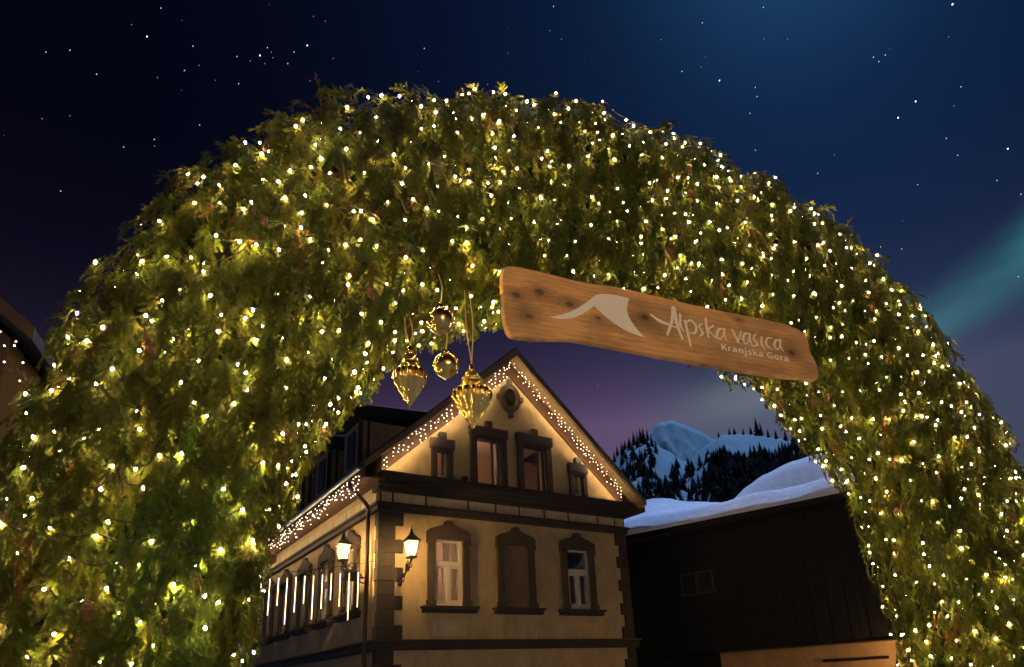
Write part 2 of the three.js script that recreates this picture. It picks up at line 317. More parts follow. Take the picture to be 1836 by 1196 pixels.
// roof: two slabs, with verge boards, and the brown rake boards under them
{
  const roofSlab = (sx) => {
    const ex = sx < 0 ? -0.62 : WX + 0.62, th = 0.2;
    return prism([[CX, APEX], [ex, roofY(ex)], [ex, roofY(ex) + th], [CX, APEX + th * 1.3]], -DEPTH - 0.4, 0.5);
  };
  mesh('roof', [roofSlab(-1)], M.roof, house);
  mesh('roof', [roofSlab(1)], M.roof, house);
  for (const sx of [-1, 1]) {
    const ex = sx < 0 ? -0.6 : WX + 0.6, xin = sx < 0 ? 0.02 : WX - 0.02;
    const q = sx < 0 ? [[CX, APEX - 0.03], [ex, roofY(ex) - 0.03], [ex, roofY(ex) - 0.05], [CX, APEX - 0.05]] : [[CX, APEX - 0.03], [CX, APEX - 0.05], [ex, roofY(ex) - 0.05], [ex, roofY(ex) - 0.03]];
    mesh('soffit', prism(q, 0.07, 0.47), M.soffit, house);
    mesh('verge_board', prism(sx < 0 ? [[CX, APEX + 0.2], [ex - 0.03, roofY(ex) + 0.12], [ex - 0.03, roofY(ex) - 0.06], [CX, APEX - 0.06]] : [[CX, APEX + 0.2], [CX, APEX - 0.06], [ex + 0.03, roofY(ex) - 0.06], [ex + 0.03, roofY(ex) + 0.12]], 0.503, 0.54), M.soffit, house);
    const b = 0.56, xe = sx < 0 ? 0.0 : WX;
    mesh('rake_board', prism(sx < 0 ? [[CX, APEX - 0.06], [xe, roofY(xe) - 0.06], [xe, roofY(xe) - b], [CX, APEX - b]] : [[CX, APEX - 0.06], [CX, APEX - b], [xe, roofY(xe) - b], [xe, roofY(xe) - 0.06]], 0.004, 0.065), M.rake, house);
    // eave soffit and fascia along the sides
    const x0 = sx < 0 ? -0.58 : WX + 0.004, x1 = sx < 0 ? -0.004 : WX + 0.58;
    mesh('eave_soffit', box(x0, 6.94, 0.44, x1, 7.0, -DEPTH), M.rake, house);
    mesh('fascia', box(sx < 0 ? -0.62 : WX + 0.585, 6.92, 0.46, sx < 0 ? -0.585 : WX + 0.62, roofY(-0.62) - 0.01, -DEPTH), M.rake, house);
  }
  // gutter: half-round channel along the left eave
  const gs = new THREE.Shape(); gs.absarc(0, 0, 0.075, Math.PI, 2 * Math.PI); gs.absarc(0, 0, 0.062, 2 * Math.PI, Math.PI, true);
  mesh('gutter', new THREE.ExtrudeGeometry(gs, { depth: DEPTH + 0.4, bevelEnabled: false, curveSegments: 10 }).translate(-0.71, roofY(-0.62) - 0.02, -DEPTH), M.zinc, house);
  mesh('downpipe', tube([[-0.71, 7.0, -0.35], [-0.68, 6.85, -0.36], [-0.25, 6.5, -0.42], [-0.14, 6.35, -0.45], [-0.14, 6.1, -0.45], [-0.14, 3, -0.45], [-0.14, 0.1, -0.45]], 0.055, 60, 10), M.pipe, house);
}
// string courses, cornice, frieze, quoins
{
  mesh('ledge', [box(-0.14, 2.67, -DEPTH, WX + 0.14, 2.86, 0.14, 0.02), box(-0.2, 2.86, -DEPTH, WX + 0.2, 2.92, 0.2, 0.015)], M.trim, house);
  mesh('moulding', [box(-0.1, 6.21, -DEPTH, WX + 0.1, 6.36, 0.1, 0.02), box(-0.15, 6.36, -DEPTH, WX + 0.15, 6.44, 0.15, 0.015)], M.trim, house);
  mesh('cornice', [box(-0.12, 6.74, -0.3, WX + 0.12, 6.86, 0.16, 0.015), box(-0.16, 6.86, -0.3, WX + 0.2, 6.98, 0.3, 0.015), box(-0.2, 6.98, -0.3, WX + 0.3, 7.08, 0.44, 0.02), prism([[-0.2, 7.08], [WX + 0.3, 7.08], [WX + 0.2, 7.2], [-0.1, 7.2]], 0.003, 0.4)], M.trim, house);
  // frieze panels with narrow dark joints
  mesh('frieze_band', [box(-0.03, 6.445, -DEPTH, WX + 0.03, 6.735, 0.03)], M.trim, house);
  const cuts = [0, 0.34, 1.3, 2.6, 3.5, 4.3, 5.2, 6.1, 7.25, 7.95, WX + 0.0];
  for (let i = 0; i < cuts.length - 1; i++) mesh('frieze_panel', box(cuts[i] + 0.03, 6.46, 0.033, cuts[i + 1] - 0.03, 6.72, 0.06, 0.008), M.frieze, house);
  for (let i = 0; i < 12; i++) mesh('frieze_panel', box(-0.06, 6.46, -i * 1.2 - 0.1, -0.033, 6.72, -i * 1.2 - 1.24, 0.008), M.frieze, house);
  for (const [x, w] of [[0, 1], [WX, -1]]) for (let i = 0; i < 17; i++) {
    const y = i < 8 ? 0.05 + i * 0.327 : 2.925 + (i - 8) * 0.364, h = i < 8 ? 0.32 : 0.358, l = i % 2 ? 0.44 : 0.66;
    const a = w > 0 ? [-0.045, l] : [WX - l * 0.62, WX + 0.045];
    mesh('quoin', box(a[0], y, w > 0 ? -l * 0.35 : -0.6, a[1], y + h, 0.05 + 0.006 * (i % 3), 0.02), i % 4 === 1 ? M.trimLight : M.trim, house);
  }
}
// windows
const paneMat = M.glass;
function pedimentHead(w, y, z) {                                    // shouldered arched head with a keystone
  const pts = [[-w, y], [-w, y + 0.2], [-w * 0.86, y + 0.27], [-w * 0.45, y + 0.36], [-0.14, y + 0.42], [-0.12, y + 0.5], [-0.05, y + 0.53], [0.05, y + 0.53], [0.12, y + 0.5], [0.14, y + 0.42], [w * 0.45, y + 0.36], [w * 0.86, y + 0.27], [w, y + 0.2], [w, y]];
  return prism(pts, z, z + 0.13, 0.012);
}
function windowAt(place, kind) {
  // built round x = 0 on the plane z = 0, then put in place
  const put = (g) => g.map((k) => clean(k).applyMatrix4(place));
  const w = new THREE.Mesh(mergeGeometries(put([pedimentHead(0.66, 5.56, 0.004), box(-0.62, 3.8, 0.004, -0.43, 5.56, 0.11, 0.01), box(0.43, 3.8, 0.004, 0.62, 5.56, 0.11, 0.01), box(-0.66, 3.8, 0.005, -0.41, 3.93, 0.14, 0.01), box(0.41, 3.8, 0.005, 0.66, 3.93, 0.14, 0.01), box(-0.66, 5.44, 0.005, -0.41, 5.55, 0.14, 0.01), box(0.41, 5.44, 0.005, 0.66, 5.55, 0.14, 0.01)])), M.trimLight);
  w.name = 'window'; w.castShadow = w.receiveShadow = true; house.add(w);
  const sub = (n, gs, m) => { const k = new THREE.Mesh(mergeGeometries(put(gs)), m); k.name = n; k.castShadow = k.receiveShadow = true; w.add(k); };
  sub('sill', [box(-0.78, 3.6, 0.006, 0.78, 3.7, 0.2, 0.012), box(-0.82, 3.7, 0.006, 0.82, 3.77, 0.27, 0.012)], M.trim);
  if (kind === 'blind') { sub('infill', [box(-0.43, 3.77, -0.02, 0.43, 5.56, 0.012)], M.infill); return w; }
  sub('window_frame', [box(-0.42, 3.8, -0.12, -0.34, 5.6, -0.02, 0.01), box(0.34, 3.8, -0.12, 0.42, 5.6, -0.02, 0.01), box(-0.34, 3.8, -0.12, 0.34, 3.89, -0.02, 0.01), box(-0.34, 5.52, -0.12, 0.34, 5.6, -0.02, 0.01), box(-0.34, 4.86, -0.12, 0.34, 4.98, 0.0, 0.01), box(-0.055, 3.89, -0.12, 0.055, 4.86, -0.01, 0.01),
    ...[-1, 1].flatMap((s) => [box(s * 0.06, 3.9, -0.1, s * 0.1, 4.85, -0.03), box(s * 0.3, 3.9, -0.1, s * 0.335, 4.85, -0.03), box(s * 0.1, 3.9, -0.1, s * 0.3, 3.95, -0.03), box(s * 0.1, 4.8, -0.1, s * 0.3, 4.85, -0.03)])], M.frame);
  sub('pane', [box(-0.33, 4.98, -0.066, 0.33, 5.52, -0.06), box(-0.32, 3.9, -0.066, -0.06, 4.86, -0.06), box(0.06, 3.9, -0.066, 0.32, 4.86, -0.06)], paneMat);
  if (kind === 'curtain') {
    const c = sheet(26, 1, (u, v) => [-0.05 + 0.5 * u, 3.7 + 1.95 * v, -0.3 + 0.035 * Math.sin(u * 34)]);
    sub('curtain', [c], M.curtain);
  }
  return w;
}
windowAt(new THREE.Matrix4().makeTranslation(FW[0], 0, 0), 'curtain');
windowAt(new THREE.Matrix4().makeTranslation(FW[1], 0, 0), 'blind');
windowAt(new THREE.Matrix4().makeTranslation(FW[2], 0, 0), 'plain');
for (const z of SWZ) windowAt(new THREE.Matrix4().makeRotationY(-Math.PI / 2).setPosition(0, 0, -z), 'plain');
// shallow panel under the left window, and a plaster strip under the middle one
mesh('wall_panel', [box(1.5, 3.02, 0.004, 2.5, 3.42, 0.035, 0.01), box(1.64, 3.12, 0.03, 2.36, 3.3, 0.06, 0.012), box(1.62, 3.06, 0.03, 2.38, 3.09, 0.075, 0.01)], M.frieze, house);
mesh('wall_panel', [box(3.55, 2.93, 0.004, 3.6, 3.6, 0.03, 0.01), box(4.7, 2.93, 0.004, 4.75, 3.6, 0.03, 0.01)], M.frieze, house);
function gableWindow(x0, x1, y1, open, small) {
  const c = (x0 + x1) / 2, y0 = 7.09;
  const w = mesh('window', [box(x0, y0, 0.004, open[0], y1 - 0.2, 0.12, 0.012), box(open[1], y0, 0.004, x1, y1 - 0.2, 0.12, 0.012), box(x0 - 0.04, y1 - 0.3, 0.005, x1 + 0.04, y1, 0.16, 0.015), box(x0 + 0.06, y1 - 0.4, 0.006, x1 - 0.06, y1 - 0.3, 0.13, 0.012), box(c - 0.11, y1 - 0.02, 0.006, c + 0.11, y1 + 0.2, 0.17, 0.02)], M.darkFrame, house);
  mesh('window_frame', [box(open[0], open[2], -0.14, open[0] + 0.06, open[3], -0.05, 0.008), box(open[1] - 0.06, open[2], -0.14, open[1], open[3], -0.05, 0.008), box(open[0] + 0.06, open[2], -0.14, open[1] - 0.06, open[2] + 0.07, -0.05, 0.008), box(open[0] + 0.06, open[3] - 0.06, -0.14, open[1] - 0.06, open[3], -0.05, 0.008), ...(small ? [] : [box(open[1] - 0.24, open[2] + 0.07, -0.13, open[1] - 0.19, open[3] - 0.06, -0.06, 0.006)])], small ? M.frame : M.darkFrame, w);
  mesh('pane', box(open[0] + 0.05, open[2] + 0.06, -0.1, open[1] - 0.05, open[3] - 0.05, -0.094), paneMat, w);
  return w;
}
gableWindow(1.46, 2.12, 8.45, [1.62, 1.96, 7.35, 8.2], true);
gableWindow(6.24, 6.9, 8.36, [6.4, 6.74, 7.35, 8.12], true);
gableWindow(2.7, 3.92, 9.05, [2.9, 3.72, 7.2, 8.72]);
gableWindow(4.32, 5.56, 9.07, [4.51, 5.36, 7.2, 8.74]);
{
  const o = new THREE.Shape(); o.absellipse(4.12, 10.18, 0.36, 0.46, 0, Math.PI * 2);
  const h = new THREE.Path(); h.absellipse(4.12, 10.18, 0.2, 0.3, 0, Math.PI * 2); o.holes.push(h);
  const w = mesh('window', [metricUV(new THREE.ExtrudeGeometry(o, { depth: 0.1, bevelEnabled: true, bevelSize: 0.015, bevelThickness: 0.015, bevelSegments: 1, curveSegments: 24 }).translate(0, 0, 0.01)),
    box(3.66, 10.1, 0.005, 3.82, 10.26, 0.15, 0.015), box(4.42, 10.1, 0.005, 4.58, 10.26, 0.15, 0.015), box(4.05, 10.6, 0.005, 4.19, 10.8, 0.15, 0.015), box(4.05, 9.52, 0.005, 4.19, 9.76, 0.15, 0.015)], M.darkFrame, house);
  mesh('pane', box(3.9, 9.86, -0.1, 4.34, 10.5, -0.094), paneMat, w);
}
mesh('floodlight', [box(2.42, 7.2, 0.02, 2.56, 7.42, 0.16, 0.02)], M.iron, house);
// dormers on the left roof slope
for (const [z, top, n] of [[-3.1, 9.95, 1], [-6.2, 9.95, 1], [-9.4, 9.95, 1], [-12.4, 9.95, 1]]) {
  const d = mesh('dormer', [prism([[0.5, roofY(0.5) + 0.15], [0.5, top], [roofY(0) > 0 ? CX - (APEX - top) / SL - 0.1 : 0, top]], z - 1.5, z)], M.wall, house);
  mesh('corner_post', [box(0.42, roofY(0.5) + 0.1, z + 0.004, 0.56, top, z + 0.05, 0.01), box(0.72, roofY(0.7) + 0.1, z + 0.004, 0.8, top, z + 0.035, 0.01)], M.trimLight, d);
  mesh('dormer_roof', [prism([[0.1, top], [CX - (APEX - top) / SL + 0.5, top + 0.25], [CX - (APEX - top) / SL + 0.5, top + 0.6], [0.1, top + 0.42]], z - 1.75, z + 0.28, 0.03)], M.roof, d);
  mesh('window', [box(0.44, roofY(0.5) + 0.35, z - 0.4, 0.49, top - 0.25, z - 1.1)], M.darkFrame, d);
}
// lit rooms behind the windows
function roomLamp(label, p, k) {
  const q = new THREE.Vector3(...p).applyMatrix4(toHouse);
  const t = thing('ceiling_lamp', label, 'lamp', q.toArray());
  mesh('bulb', [new THREE.SphereGeometry(0.05, 12, 8), new THREE.SphereGeometry(0.035, 10, 8).translate(0.16, -0.02, 0.05), new THREE.SphereGeometry(0.035, 10, 8).translate(-0.14, -0.02, 0.03)], M.roomBulb, t);
  mesh('lamp_rod', [new THREE.CylinderGeometry(0.012, 0.012, 0.5, 6).translate(0, 0.3, 0), new THREE.CylinderGeometry(0.008, 0.008, 0.32, 6).rotateZ(Math.PI / 2).translate(0, 0.05, 0.02), new THREE.CylinderGeometry(0.06, 0.03, 0.05, 10).translate(0, 0.56, 0)], M.iron, t);
  const l = new THREE.PointLight(new THREE.Color().setRGB(1, 0.66, 0.42), k); l.shadow.radius = 2.5; l.castShadow = true; l.name = 'room_lamp'; t.add(l);
}
roomLamp('small glowing ceiling lamp seen through the left attic window', [3.32, 8.55, -1.35], 3.2);
roomLamp('unseen ceiling lamp lighting the room behind the left upper-floor window', [1.7, 5.75, -2.1], 8);  // lamp out of view, placed to light the room behind this window

// ------------------------------------------------------------------ wall lanterns
function lantern(label, p, turn, group, k = 19) {
  // local z points away from the wall, the lamp hangs 0.7 m out; origin at the wall end of the bracket
  const t = thing('wall_lantern', label, 'lantern', p, turn, group);
  mesh('bracket', [box(-0.05, -0.22, 0, 0.05, 0.22, 0.03, 0.01), tube([[0, 0.02, 0.03], [0, 0.0, 0.25], [0, 0.12, 0.42], [0, 0.1, 0.52], [0, 0.28, 0.62], [0, 0.38, 0.7]], 0.02, 30, 7), tube([[0, -0.16, 0.03], [0, -0.12, 0.2], [0, 0.02, 0.3], [0, 0.08, 0.22], [0, 0.02, 0.17]], 0.013, 24, 6), tube([[0, 0.1, 0.44], [0, 0.3, 0.4], [0, 0.36, 0.48], [0, 0.28, 0.52], [0, 0.26, 0.46]], 0.013, 24, 6), tube([[0, 0.2, 0.56], [0, 0.16, 0.68], [0, 0.24, 0.74], [0, 0.28, 0.68]], 0.012, 18, 6), box(-0.035, 0.1, 0.39, 0.035, 0.3, 0.46, 0.015)], M.iron, t);
  const b = 0.08, w = 0.142, y0 = 0.44, y1 = 0.8, edge = (s, c) => [[s * b, y0, 0.7 + c * b], [s * w, y1, 0.7 + c * w]];
  const quad = [];
  for (let i = 0; i < 4; i++) { const a = i * Math.PI / 2 + Math.PI / 4, a2 = a + Math.PI / 2, q = 1.38; quad.push(Math.cos(a) * b * q, y0, Math.sin(a) * b * q, Math.cos(a) * w * q, y1, Math.sin(a) * w * q, Math.cos(a2) * w * q, y1, Math.sin(a2) * w * q, Math.cos(a) * b * q, y0, Math.sin(a) * b * q, Math.cos(a2) * w * q, y1, Math.sin(a2) * w * q, Math.cos(a2) * b * q, y0, Math.sin(a2) * b * q); }
  const gg = new THREE.BufferGeometry(); gg.setAttribute('position', new THREE.Float32BufferAttribute(quad, 3)); gg.computeVertexNormals(); gg.translate(0, 0, 0.7);
  mesh('lamp_glass', gg, M.lampGlass, t);
  mesh('bulb', new THREE.SphereGeometry(0.055, 14, 10).scale(1, 1.4, 1).translate(0, 0.63, 0.7), M.lampBulb, t);
  const bars = [[1, 1], [1, -1], [-1, 1], [-1, -1]].map(([s, c]) => tube([edge(s, c)[0], edge(s, c)[1]], 0.012, 2, 5));
  mesh('lamp_frame', [...bars, box(-b - 0.03, y0 - 0.05, 0.7 - b - 0.03, b + 0.03, y0, 0.7 + b + 0.03, 0.012), new THREE.CylinderGeometry(0.05, 0.02, 0.1, 10).translate(0, y0 - 0.09, 0.7)], M.iron, t);
  mesh('lamp_roof', [box(-w - 0.05, y1, 0.7 - w - 0.05, w + 0.05, y1 + 0.025, 0.7 + w + 0.05, 0.008), new THREE.CylinderGeometry(0.07, (w + 0.035) * 1.41, 0.17, 4, 1).rotateY(Math.PI / 4).translate(0, y1 + 0.11, 0.7), new THREE.CylinderGeometry(0.03, 0.07, 0.1, 8).translate(0, y1 + 0.24, 0.7), new THREE.SphereGeometry(0.035, 8, 6).translate(0, y1 + 0.3, 0.7), new THREE.ConeGeometry(0.02, 0.14, 8).translate(0, y1 + 0.39, 0.7)], M.iron, t);
  const l = new THREE.PointLight(new THREE.Color().setRGB(1, 0.62, 0.26), k); l.position.set(0, 0.63, 0.7); l.castShadow = true; l.shadow.radius = 4; l.name = 'lantern_lamp'; t.add(l);
  return t;
}
const hp = (x, y, z) => new THREE.Vector3(x, y, z).applyMatrix4(toHouse).toArray();
lantern('lit wrought iron lantern on the front wall beside the left upper window', hp(0.56, 4.46, 0.09), HTURN, 'lit lanterns on the house corner');
lantern('lit wrought iron lantern on the side wall left of the downpipe', hp(-0.06, 4.52, -0.5), HTURN - Math.PI / 2, 'lit lanterns on the house corner', 36);
{
  const q = hp(-0.5, 4.62, -0.75), t = thing('loudspeaker', 'small brown box loudspeaker tilted under the left lantern', 'speaker', q, HTURN - 1.1);
  const body = prism([[-0.2, -0.15], [0.2, -0.15], [0.16, 0.15], [-0.2, 0.15]], -0.13, 0.13, 0.015).rotateZ(-0.25);
  mesh('housing', body, M.speaker, t);
  mesh('bracket', tube([[-0.15, 0.1, 0], [-0.1, 0.3, -0.1], [0.15, 0.35, -0.2]], 0.015, 10, 5), M.iron, t);
}

// street lamp out of view, placed to light the sign, arch and house front
{
  const t = thing('unseen_street_lamp', 'unseen black street lamp post out of view, lighting the sign, arch and house front', 'street lamp', [2.6, 0, 2.4]);
  mesh('post', [new THREE.CylinderGeometry(0.045, 0.075, 3.9, 12).translate(0, 1.95, 0), new THREE.CylinderGeometry(0.1, 0.14, 0.5, 12).translate(0, 0.25, 0), new THREE.TorusGeometry(0.075, 0.02, 6, 14).rotateX(Math.PI / 2).translate(0, 3.6, 0)], M.iron, t);
  mesh('lamp_glass', new THREE.CylinderGeometry(0.2, 0.13, 0.44, 6, 1, true).translate(0, 4.15, 0), M.lampGlass, t);
  mesh('bulb', new THREE.SphereGeometry(0.09, 16, 12).translate(0, 4.15, 0), M.lampBulb, t);
  mesh('lamp_roof', [new THREE.ConeGeometry(0.26, 0.2, 6).translate(0, 4.47, 0), new THREE.SphereGeometry(0.04, 8, 6).translate(0, 4.6, 0)], M.iron, t);
  const l = new THREE.PointLight(new THREE.Color().setRGB(1, 0.76, 0.48), 78); l.position.set(0, 4.15, 0); l.castShadow = true; l.shadow.radius = 4; l.name = 'unseen_street_lamp_light'; t.add(l);
}
// ------------------------------------------------------------------ fairy lights on the house
const icicleBulb = new THREE.IcosahedronGeometry(0.0125, 1);
function icicles(label, a, b, drop, n, world, dense = 1) {
  const t = thing('icicle_lights', label, 'fairy lights', [0, 0, 0], 0, 'icicle lights on the house');
  const A = new THREE.Vector3(...a), B = new THREE.Vector3(...b), geos = [], wires = [tube([a, [(a[0] + b[0]) / 2, (a[1] + b[1]) / 2 - 0.02, (a[2] + b[2]) / 2], b], 0.006, 20, 4)];
  for (let i = 0; i < n; i++) {
    const p = A.clone().lerp(B, (i + 0.5 + rr(-0.25, 0.25)) / n), len = drop * rr(0.35, 1), k = Math.max(2, Math.round(len / (0.12 / dense)));
    let x = p.x, z = p.z;
    for (let j = 0; j <= k; j++) { if (rnd() < 0.2) continue; geos.push(icicleBulb.clone().translate(x + rr(-0.03, 0.03), p.y - len * (j / k) + rr(-0.02, 0.02), z + rr(-0.02, 0.02))); }
    wires.push(new THREE.CylinderGeometry(0.003, 0.003, len, 3).translate(x, p.y - len / 2, z));
  }
  for (const g of [...geos, ...wires]) g.applyMatrix4(world);
  mesh('wire', wires, M.wireGreen, t);
  const m = mesh('bulb', geos, M.icicle, t); m.userData.kind = 'stuff';
  const count = Math.round(A.distanceTo(B) / 0.45);
  for (let i = 0; i < count; i++) { const l = new THREE.PointLight(new THREE.Color().setRGB(1, 0.68, 0.33), 0.42); l.name = 'icicle_light'; l.shadow.radius = 1; l.castShadow = true; l.position.copy(A).lerp(B, (i + 0.5) / count).applyMatrix4(world); l.position.y -= drop * 1.02; t.add(l); }
}
seed = 91;
icicles('warm white icicle lights along the left rake of the gable', [CX, APEX - 0.12, 0.24], [-0.1, roofY(-0.1) - 0.12, 0.24], 0.46, 31, toHouse);
icicles('warm white icicle lights along the right rake of the gable', [CX + 0.05, APEX - 0.14, 0.24], [WX - 0.1, roofY(WX - 0.1) - 0.14, 0.24], 0.46, 31, toHouse);
icicles('dense icicle lights hanging under the left eave and gutter', [-0.66, 7.03, 0.3], [-0.66, 7.03, -12.5], 0.5, 66, toHouse);
// meteor tubes on a wire across the lane
{
  const N = 15;
  const t = thing('overhead_wire', 'thin dark wire strung across the lane carrying the light tubes', 'wire');
  mesh('wire', tube([[-3.6, 4.72, -16.5], [-4.6, 4.66, -16.75], [-6.4, 4.62, -17.05], [-9, 4.75, -17.5]], 0.008, 30, 4), M.iron, t);
  const lens = [0.95, 1.1, 0.78, 1.25, 0.95, 0.72, 1.2, 0.92, 0.72, 1.12, 0.88, 0.68, 0.85, 1.2, 0.9];
  let proto;
  for (let i = 0; i < N; i++) {
    const k = (i + 0.1) / (N - 1), x = -7.5 + k * 3.2, z = -17.25 + k * 0.55, y = 4.63 - 0.12;
    const o = thing('light_tube', 'thin glowing meteor light tube hanging from the wire by the side wall', 'light tube', [x, y, z], 0, 'meteor light tubes on the wire');
    o.scale.y = lens[i] / 1;
    if (!proto) {
      proto = o;
      mesh('glow_tube', new THREE.CylinderGeometry(0.0095, 0.0095, 0.93, 8).translate(0, -0.5, 0), M.tubeGlow, o);
      mesh('cap', [new THREE.CylinderGeometry(0.018, 0.018, 0.05, 8).translate(0, -0.01, 0), new THREE.CylinderGeometry(0.005, 0.005, 0.12, 4).translate(0, 0.07, 0)], M.iron, o);
    } else for (const c of proto.children) o.add(c.clone());
  }
}

// ------------------------------------------------------------------ dark chalet with a snow roof on the right (local x towards the near right end)
{
  const az = 7.75 * R, D = 25, origin = [25 * Math.sin(7.35 * R), 0, -25 * Math.cos(7.35 * R)], turn = -39.7 * R;
  const c = thing('dark_chalet', 'dark timber building under a snowy roof right of the house', 'house', origin, turn);
  // boards
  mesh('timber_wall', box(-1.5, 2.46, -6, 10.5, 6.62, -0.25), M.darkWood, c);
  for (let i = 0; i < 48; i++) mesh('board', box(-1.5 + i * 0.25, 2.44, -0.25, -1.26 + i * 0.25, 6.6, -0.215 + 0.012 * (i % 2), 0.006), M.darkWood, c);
  const win = mesh('window', [box(2.02, 4.3, -0.215, 3.3, 4.36, -0.14, 0.01), box(2.06, 4.36, -0.215, 2.12, 5.06, -0.16), box(3.2, 4.36, -0.215, 3.26, 5.06, -0.16), box(2.12, 5.0, -0.215, 3.2, 5.06, -0.16), box(2.6, 4.36, -0.21, 2.7, 5.0, -0.165)], std([0.025, 0.023, 0.02], 0.6), c);
  mesh('pane', [box(2.12, 4.36, -0.2, 2.6, 5, -0.19), box(2.7, 4.36, -0.2, 3.2, 5, -0.19)], std([0.02, 0.025, 0.025], 0.1), win);
  // lit plaster ground floor with a drip rail
  mesh('ground_floor_wall', box(3.0, 0, -5.5, 10.5, 2.42, -0.5), std([0.5, 0.32, 0.16], 0.9, { map: stuccoTex }), c);
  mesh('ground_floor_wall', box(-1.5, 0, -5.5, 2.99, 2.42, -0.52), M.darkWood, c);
  mesh('drip_rail', [box(3.0, 2.425, -0.5, 10.5, 2.455, -0.16, 0.008)], M.trimLight, c);
  mesh('lintel', [box(6.2, 1.95, -0.5, 8.0, 2.03, -0.44, 0.008)], M.darkWood, c);
  // snow: thick band over the eave, then the roof rising behind it
  mesh('eave_board', box(-1.6, 6.42, -0.3, 10.7, 6.63, 0.28, 0.02), M.darkWood, c);
  const sag = (x) => 0.1 * Math.sin(x * 0.9 + 1) + 0.05 * Math.sin(x * 2.7) + 0.08 * fbm(x * 0.8, 1, 4);
  const rise = [[-1.6, 1.75], [0, 1.5], [2, 1.05], [3.5, 0.75], [11, 0.75]];
  mesh('snow_layer', sheet(260, 50, (u, v) => {
    const x = -1.6 + 12.3 * u, lip = 0.13 + 0.03 * Math.sin(x * 1.7), f = Math.min(1, v / 0.15), a = Math.min(1, Math.max(0, (v - 0.15) / 0.35)), k = Math.max(0, (v - 0.5) / 0.5);
    return [x, 6.6 + f * lip + sag(x) * 0.4 * f + 0.52 * Math.sin(a * 1.3) / 0.9636 + k * (lerpTable(rise, x) - 0.35) + (0.07 * fbm(x * 0.9, k * 3 + a, 7) + 0.028 * fbm(x * 4, k * 14 + a * 5, 3)) * f, 0.26 + 0.14 * Math.sin(f * Math.PI / 2) - a * 0.62 - k * 1.9];
  }), M.snow, c);
  // upper roof, hipped at its left end
  const upTop = [[2.0, 7.3], [2.6, 7.6], [3.2, 8.02], [3.7, 8.38], [4.4, 8.68], [5.5, 8.92], [6.2, 8.98], [10.7, 8.9]];
  mesh('snow_layer', sheet(70, 24, (u, v) => {
    const x = 2.0 + 8.7 * u, top = lerpTable(upTop, x), base = 7.2, k = Math.min(1, v / 0.75), over = Math.max(0, (v - 0.75) / 0.25);
    return [x, base + (top - base) * Math.sin(k * Math.PI / 2 * 0.98) - over * 1.6 + 0.08 * fbm(x * 0.5, v * 3, 2), -1.7 - 1.6 * k - 1.5 * over];
  }), M.snow, c);
}
{
  // unseen lamp behind the right leg of the arch, placed to light the plaster
  const turn = -39.7 * R, m = new THREE.Matrix4().makeRotationY(turn).setPosition(25 * Math.sin(7.35 * R), 0, -25 * Math.cos(7.35 * R));
  lantern('unseen wall lantern behind the arch, lighting the ground floor of the dark building', new THREE.Vector3(9.6, 1.2, -0.5).applyMatrix4(m).toArray(), turn, undefined, 30);
}

// ------------------------------------------------------------------ wooden house at the left edge
{
  const p = azel(-40, 0).multiplyScalar(11.5), c = thing('wooden_house', 'brown wooden house with a dark gable roof at the left edge', 'house', [p.x, 0, p.z], 20 * R);
  // local origin at the right corner of its gable front
  const g = (x) => 5.25 - 0.85 * (x - 0.0);
  mesh('gable_wall', prism([[-5, 0], [0, 0], [0, 6.75], [-2.5, 8.85], [-5, 6.75]], -6, 0), M.leftWood, c);
  for (let i = 0; i < 12; i++) mesh('board', box(-0.02 - i * 0.21, 0, 0.002, -0.21 - i * 0.21, 6.7 + i * 0.17, 0.025, 0.006), M.leftWood, c);
  mesh('roof', prism([[-2.5, 9.0], [0.45, 6.5], [0.45, 6.68], [-2.5, 9.25]], -6.2, 0.6), M.roof, c);
  mesh('roof', prism([[-2.5, 9.0], [-2.5, 9.25], [-5.45, 6.68], [-5.45, 6.5]], -6.2, 0.6), M.roof, c);
  mesh('verge_board', prism([[-2.5, 8.98], [0.48, 6.46], [0.48, 6.66], [-2.5, 9.2]], 0.604, 0.64), std([0.1, 0.06, 0.035], 0.8), c);
  const m = new THREE.Matrix4().makeRotationY(20 * R).setPosition(p.x, 0, p.z);
  const t = thing('fairy_lights', 'sparse fairy lights under the roof edge of the wooden house', 'fairy lights');
  const bl = [], wr = [];
  for (let i = 0; i < 14; i++) { const k = i / 14, x = 0.38 - 1.6 * k, y = 6.42 + 1.6 * k * 0.85, l = rr(0.05, 0.55); for (let j = 0; j < 2; j++) bl.push(new THREE.IcosahedronGeometry(0.012, 1).translate(x + rr(-0.03, 0.03), y - l * (j ? 1 : 0.5), 0.55)); wr.push(new THREE.CylinderGeometry(0.003, 0.003, l, 3).translate(x, y - l / 2, 0.55)); }
  for (const k of [...bl, ...wr]) k.applyMatrix4(m);
  mesh('bulb', bl, M.icicle, t).userData.kind = 'stuff'; mesh('wire', wr, M.wireGreen, t);
}
// conifers far right behind the arch
for (const [az, d, h, l] of [[37.6, 46, 13.2, 'tall dark conifer at the right edge beyond the arch'], [39.5, 50, 14.5, 'second dark conifer at the far right edge beyond the arch']]) {
  const p = azel(az, 0).multiplyScalar(d), t = thing('conifer_tree', l, 'tree', [p.x, 0, p.z], 1);
  const c = new THREE.Mesh(crowns[1], M.needle), k = new THREE.Mesh(trunkGeo, M.branchWood); c.name = 'crown'; k.name = 'trunk'; c.scale.set(h * 1.3, h, h * 1.3); k.scale.setScalar(h); t.add(c, k);
}

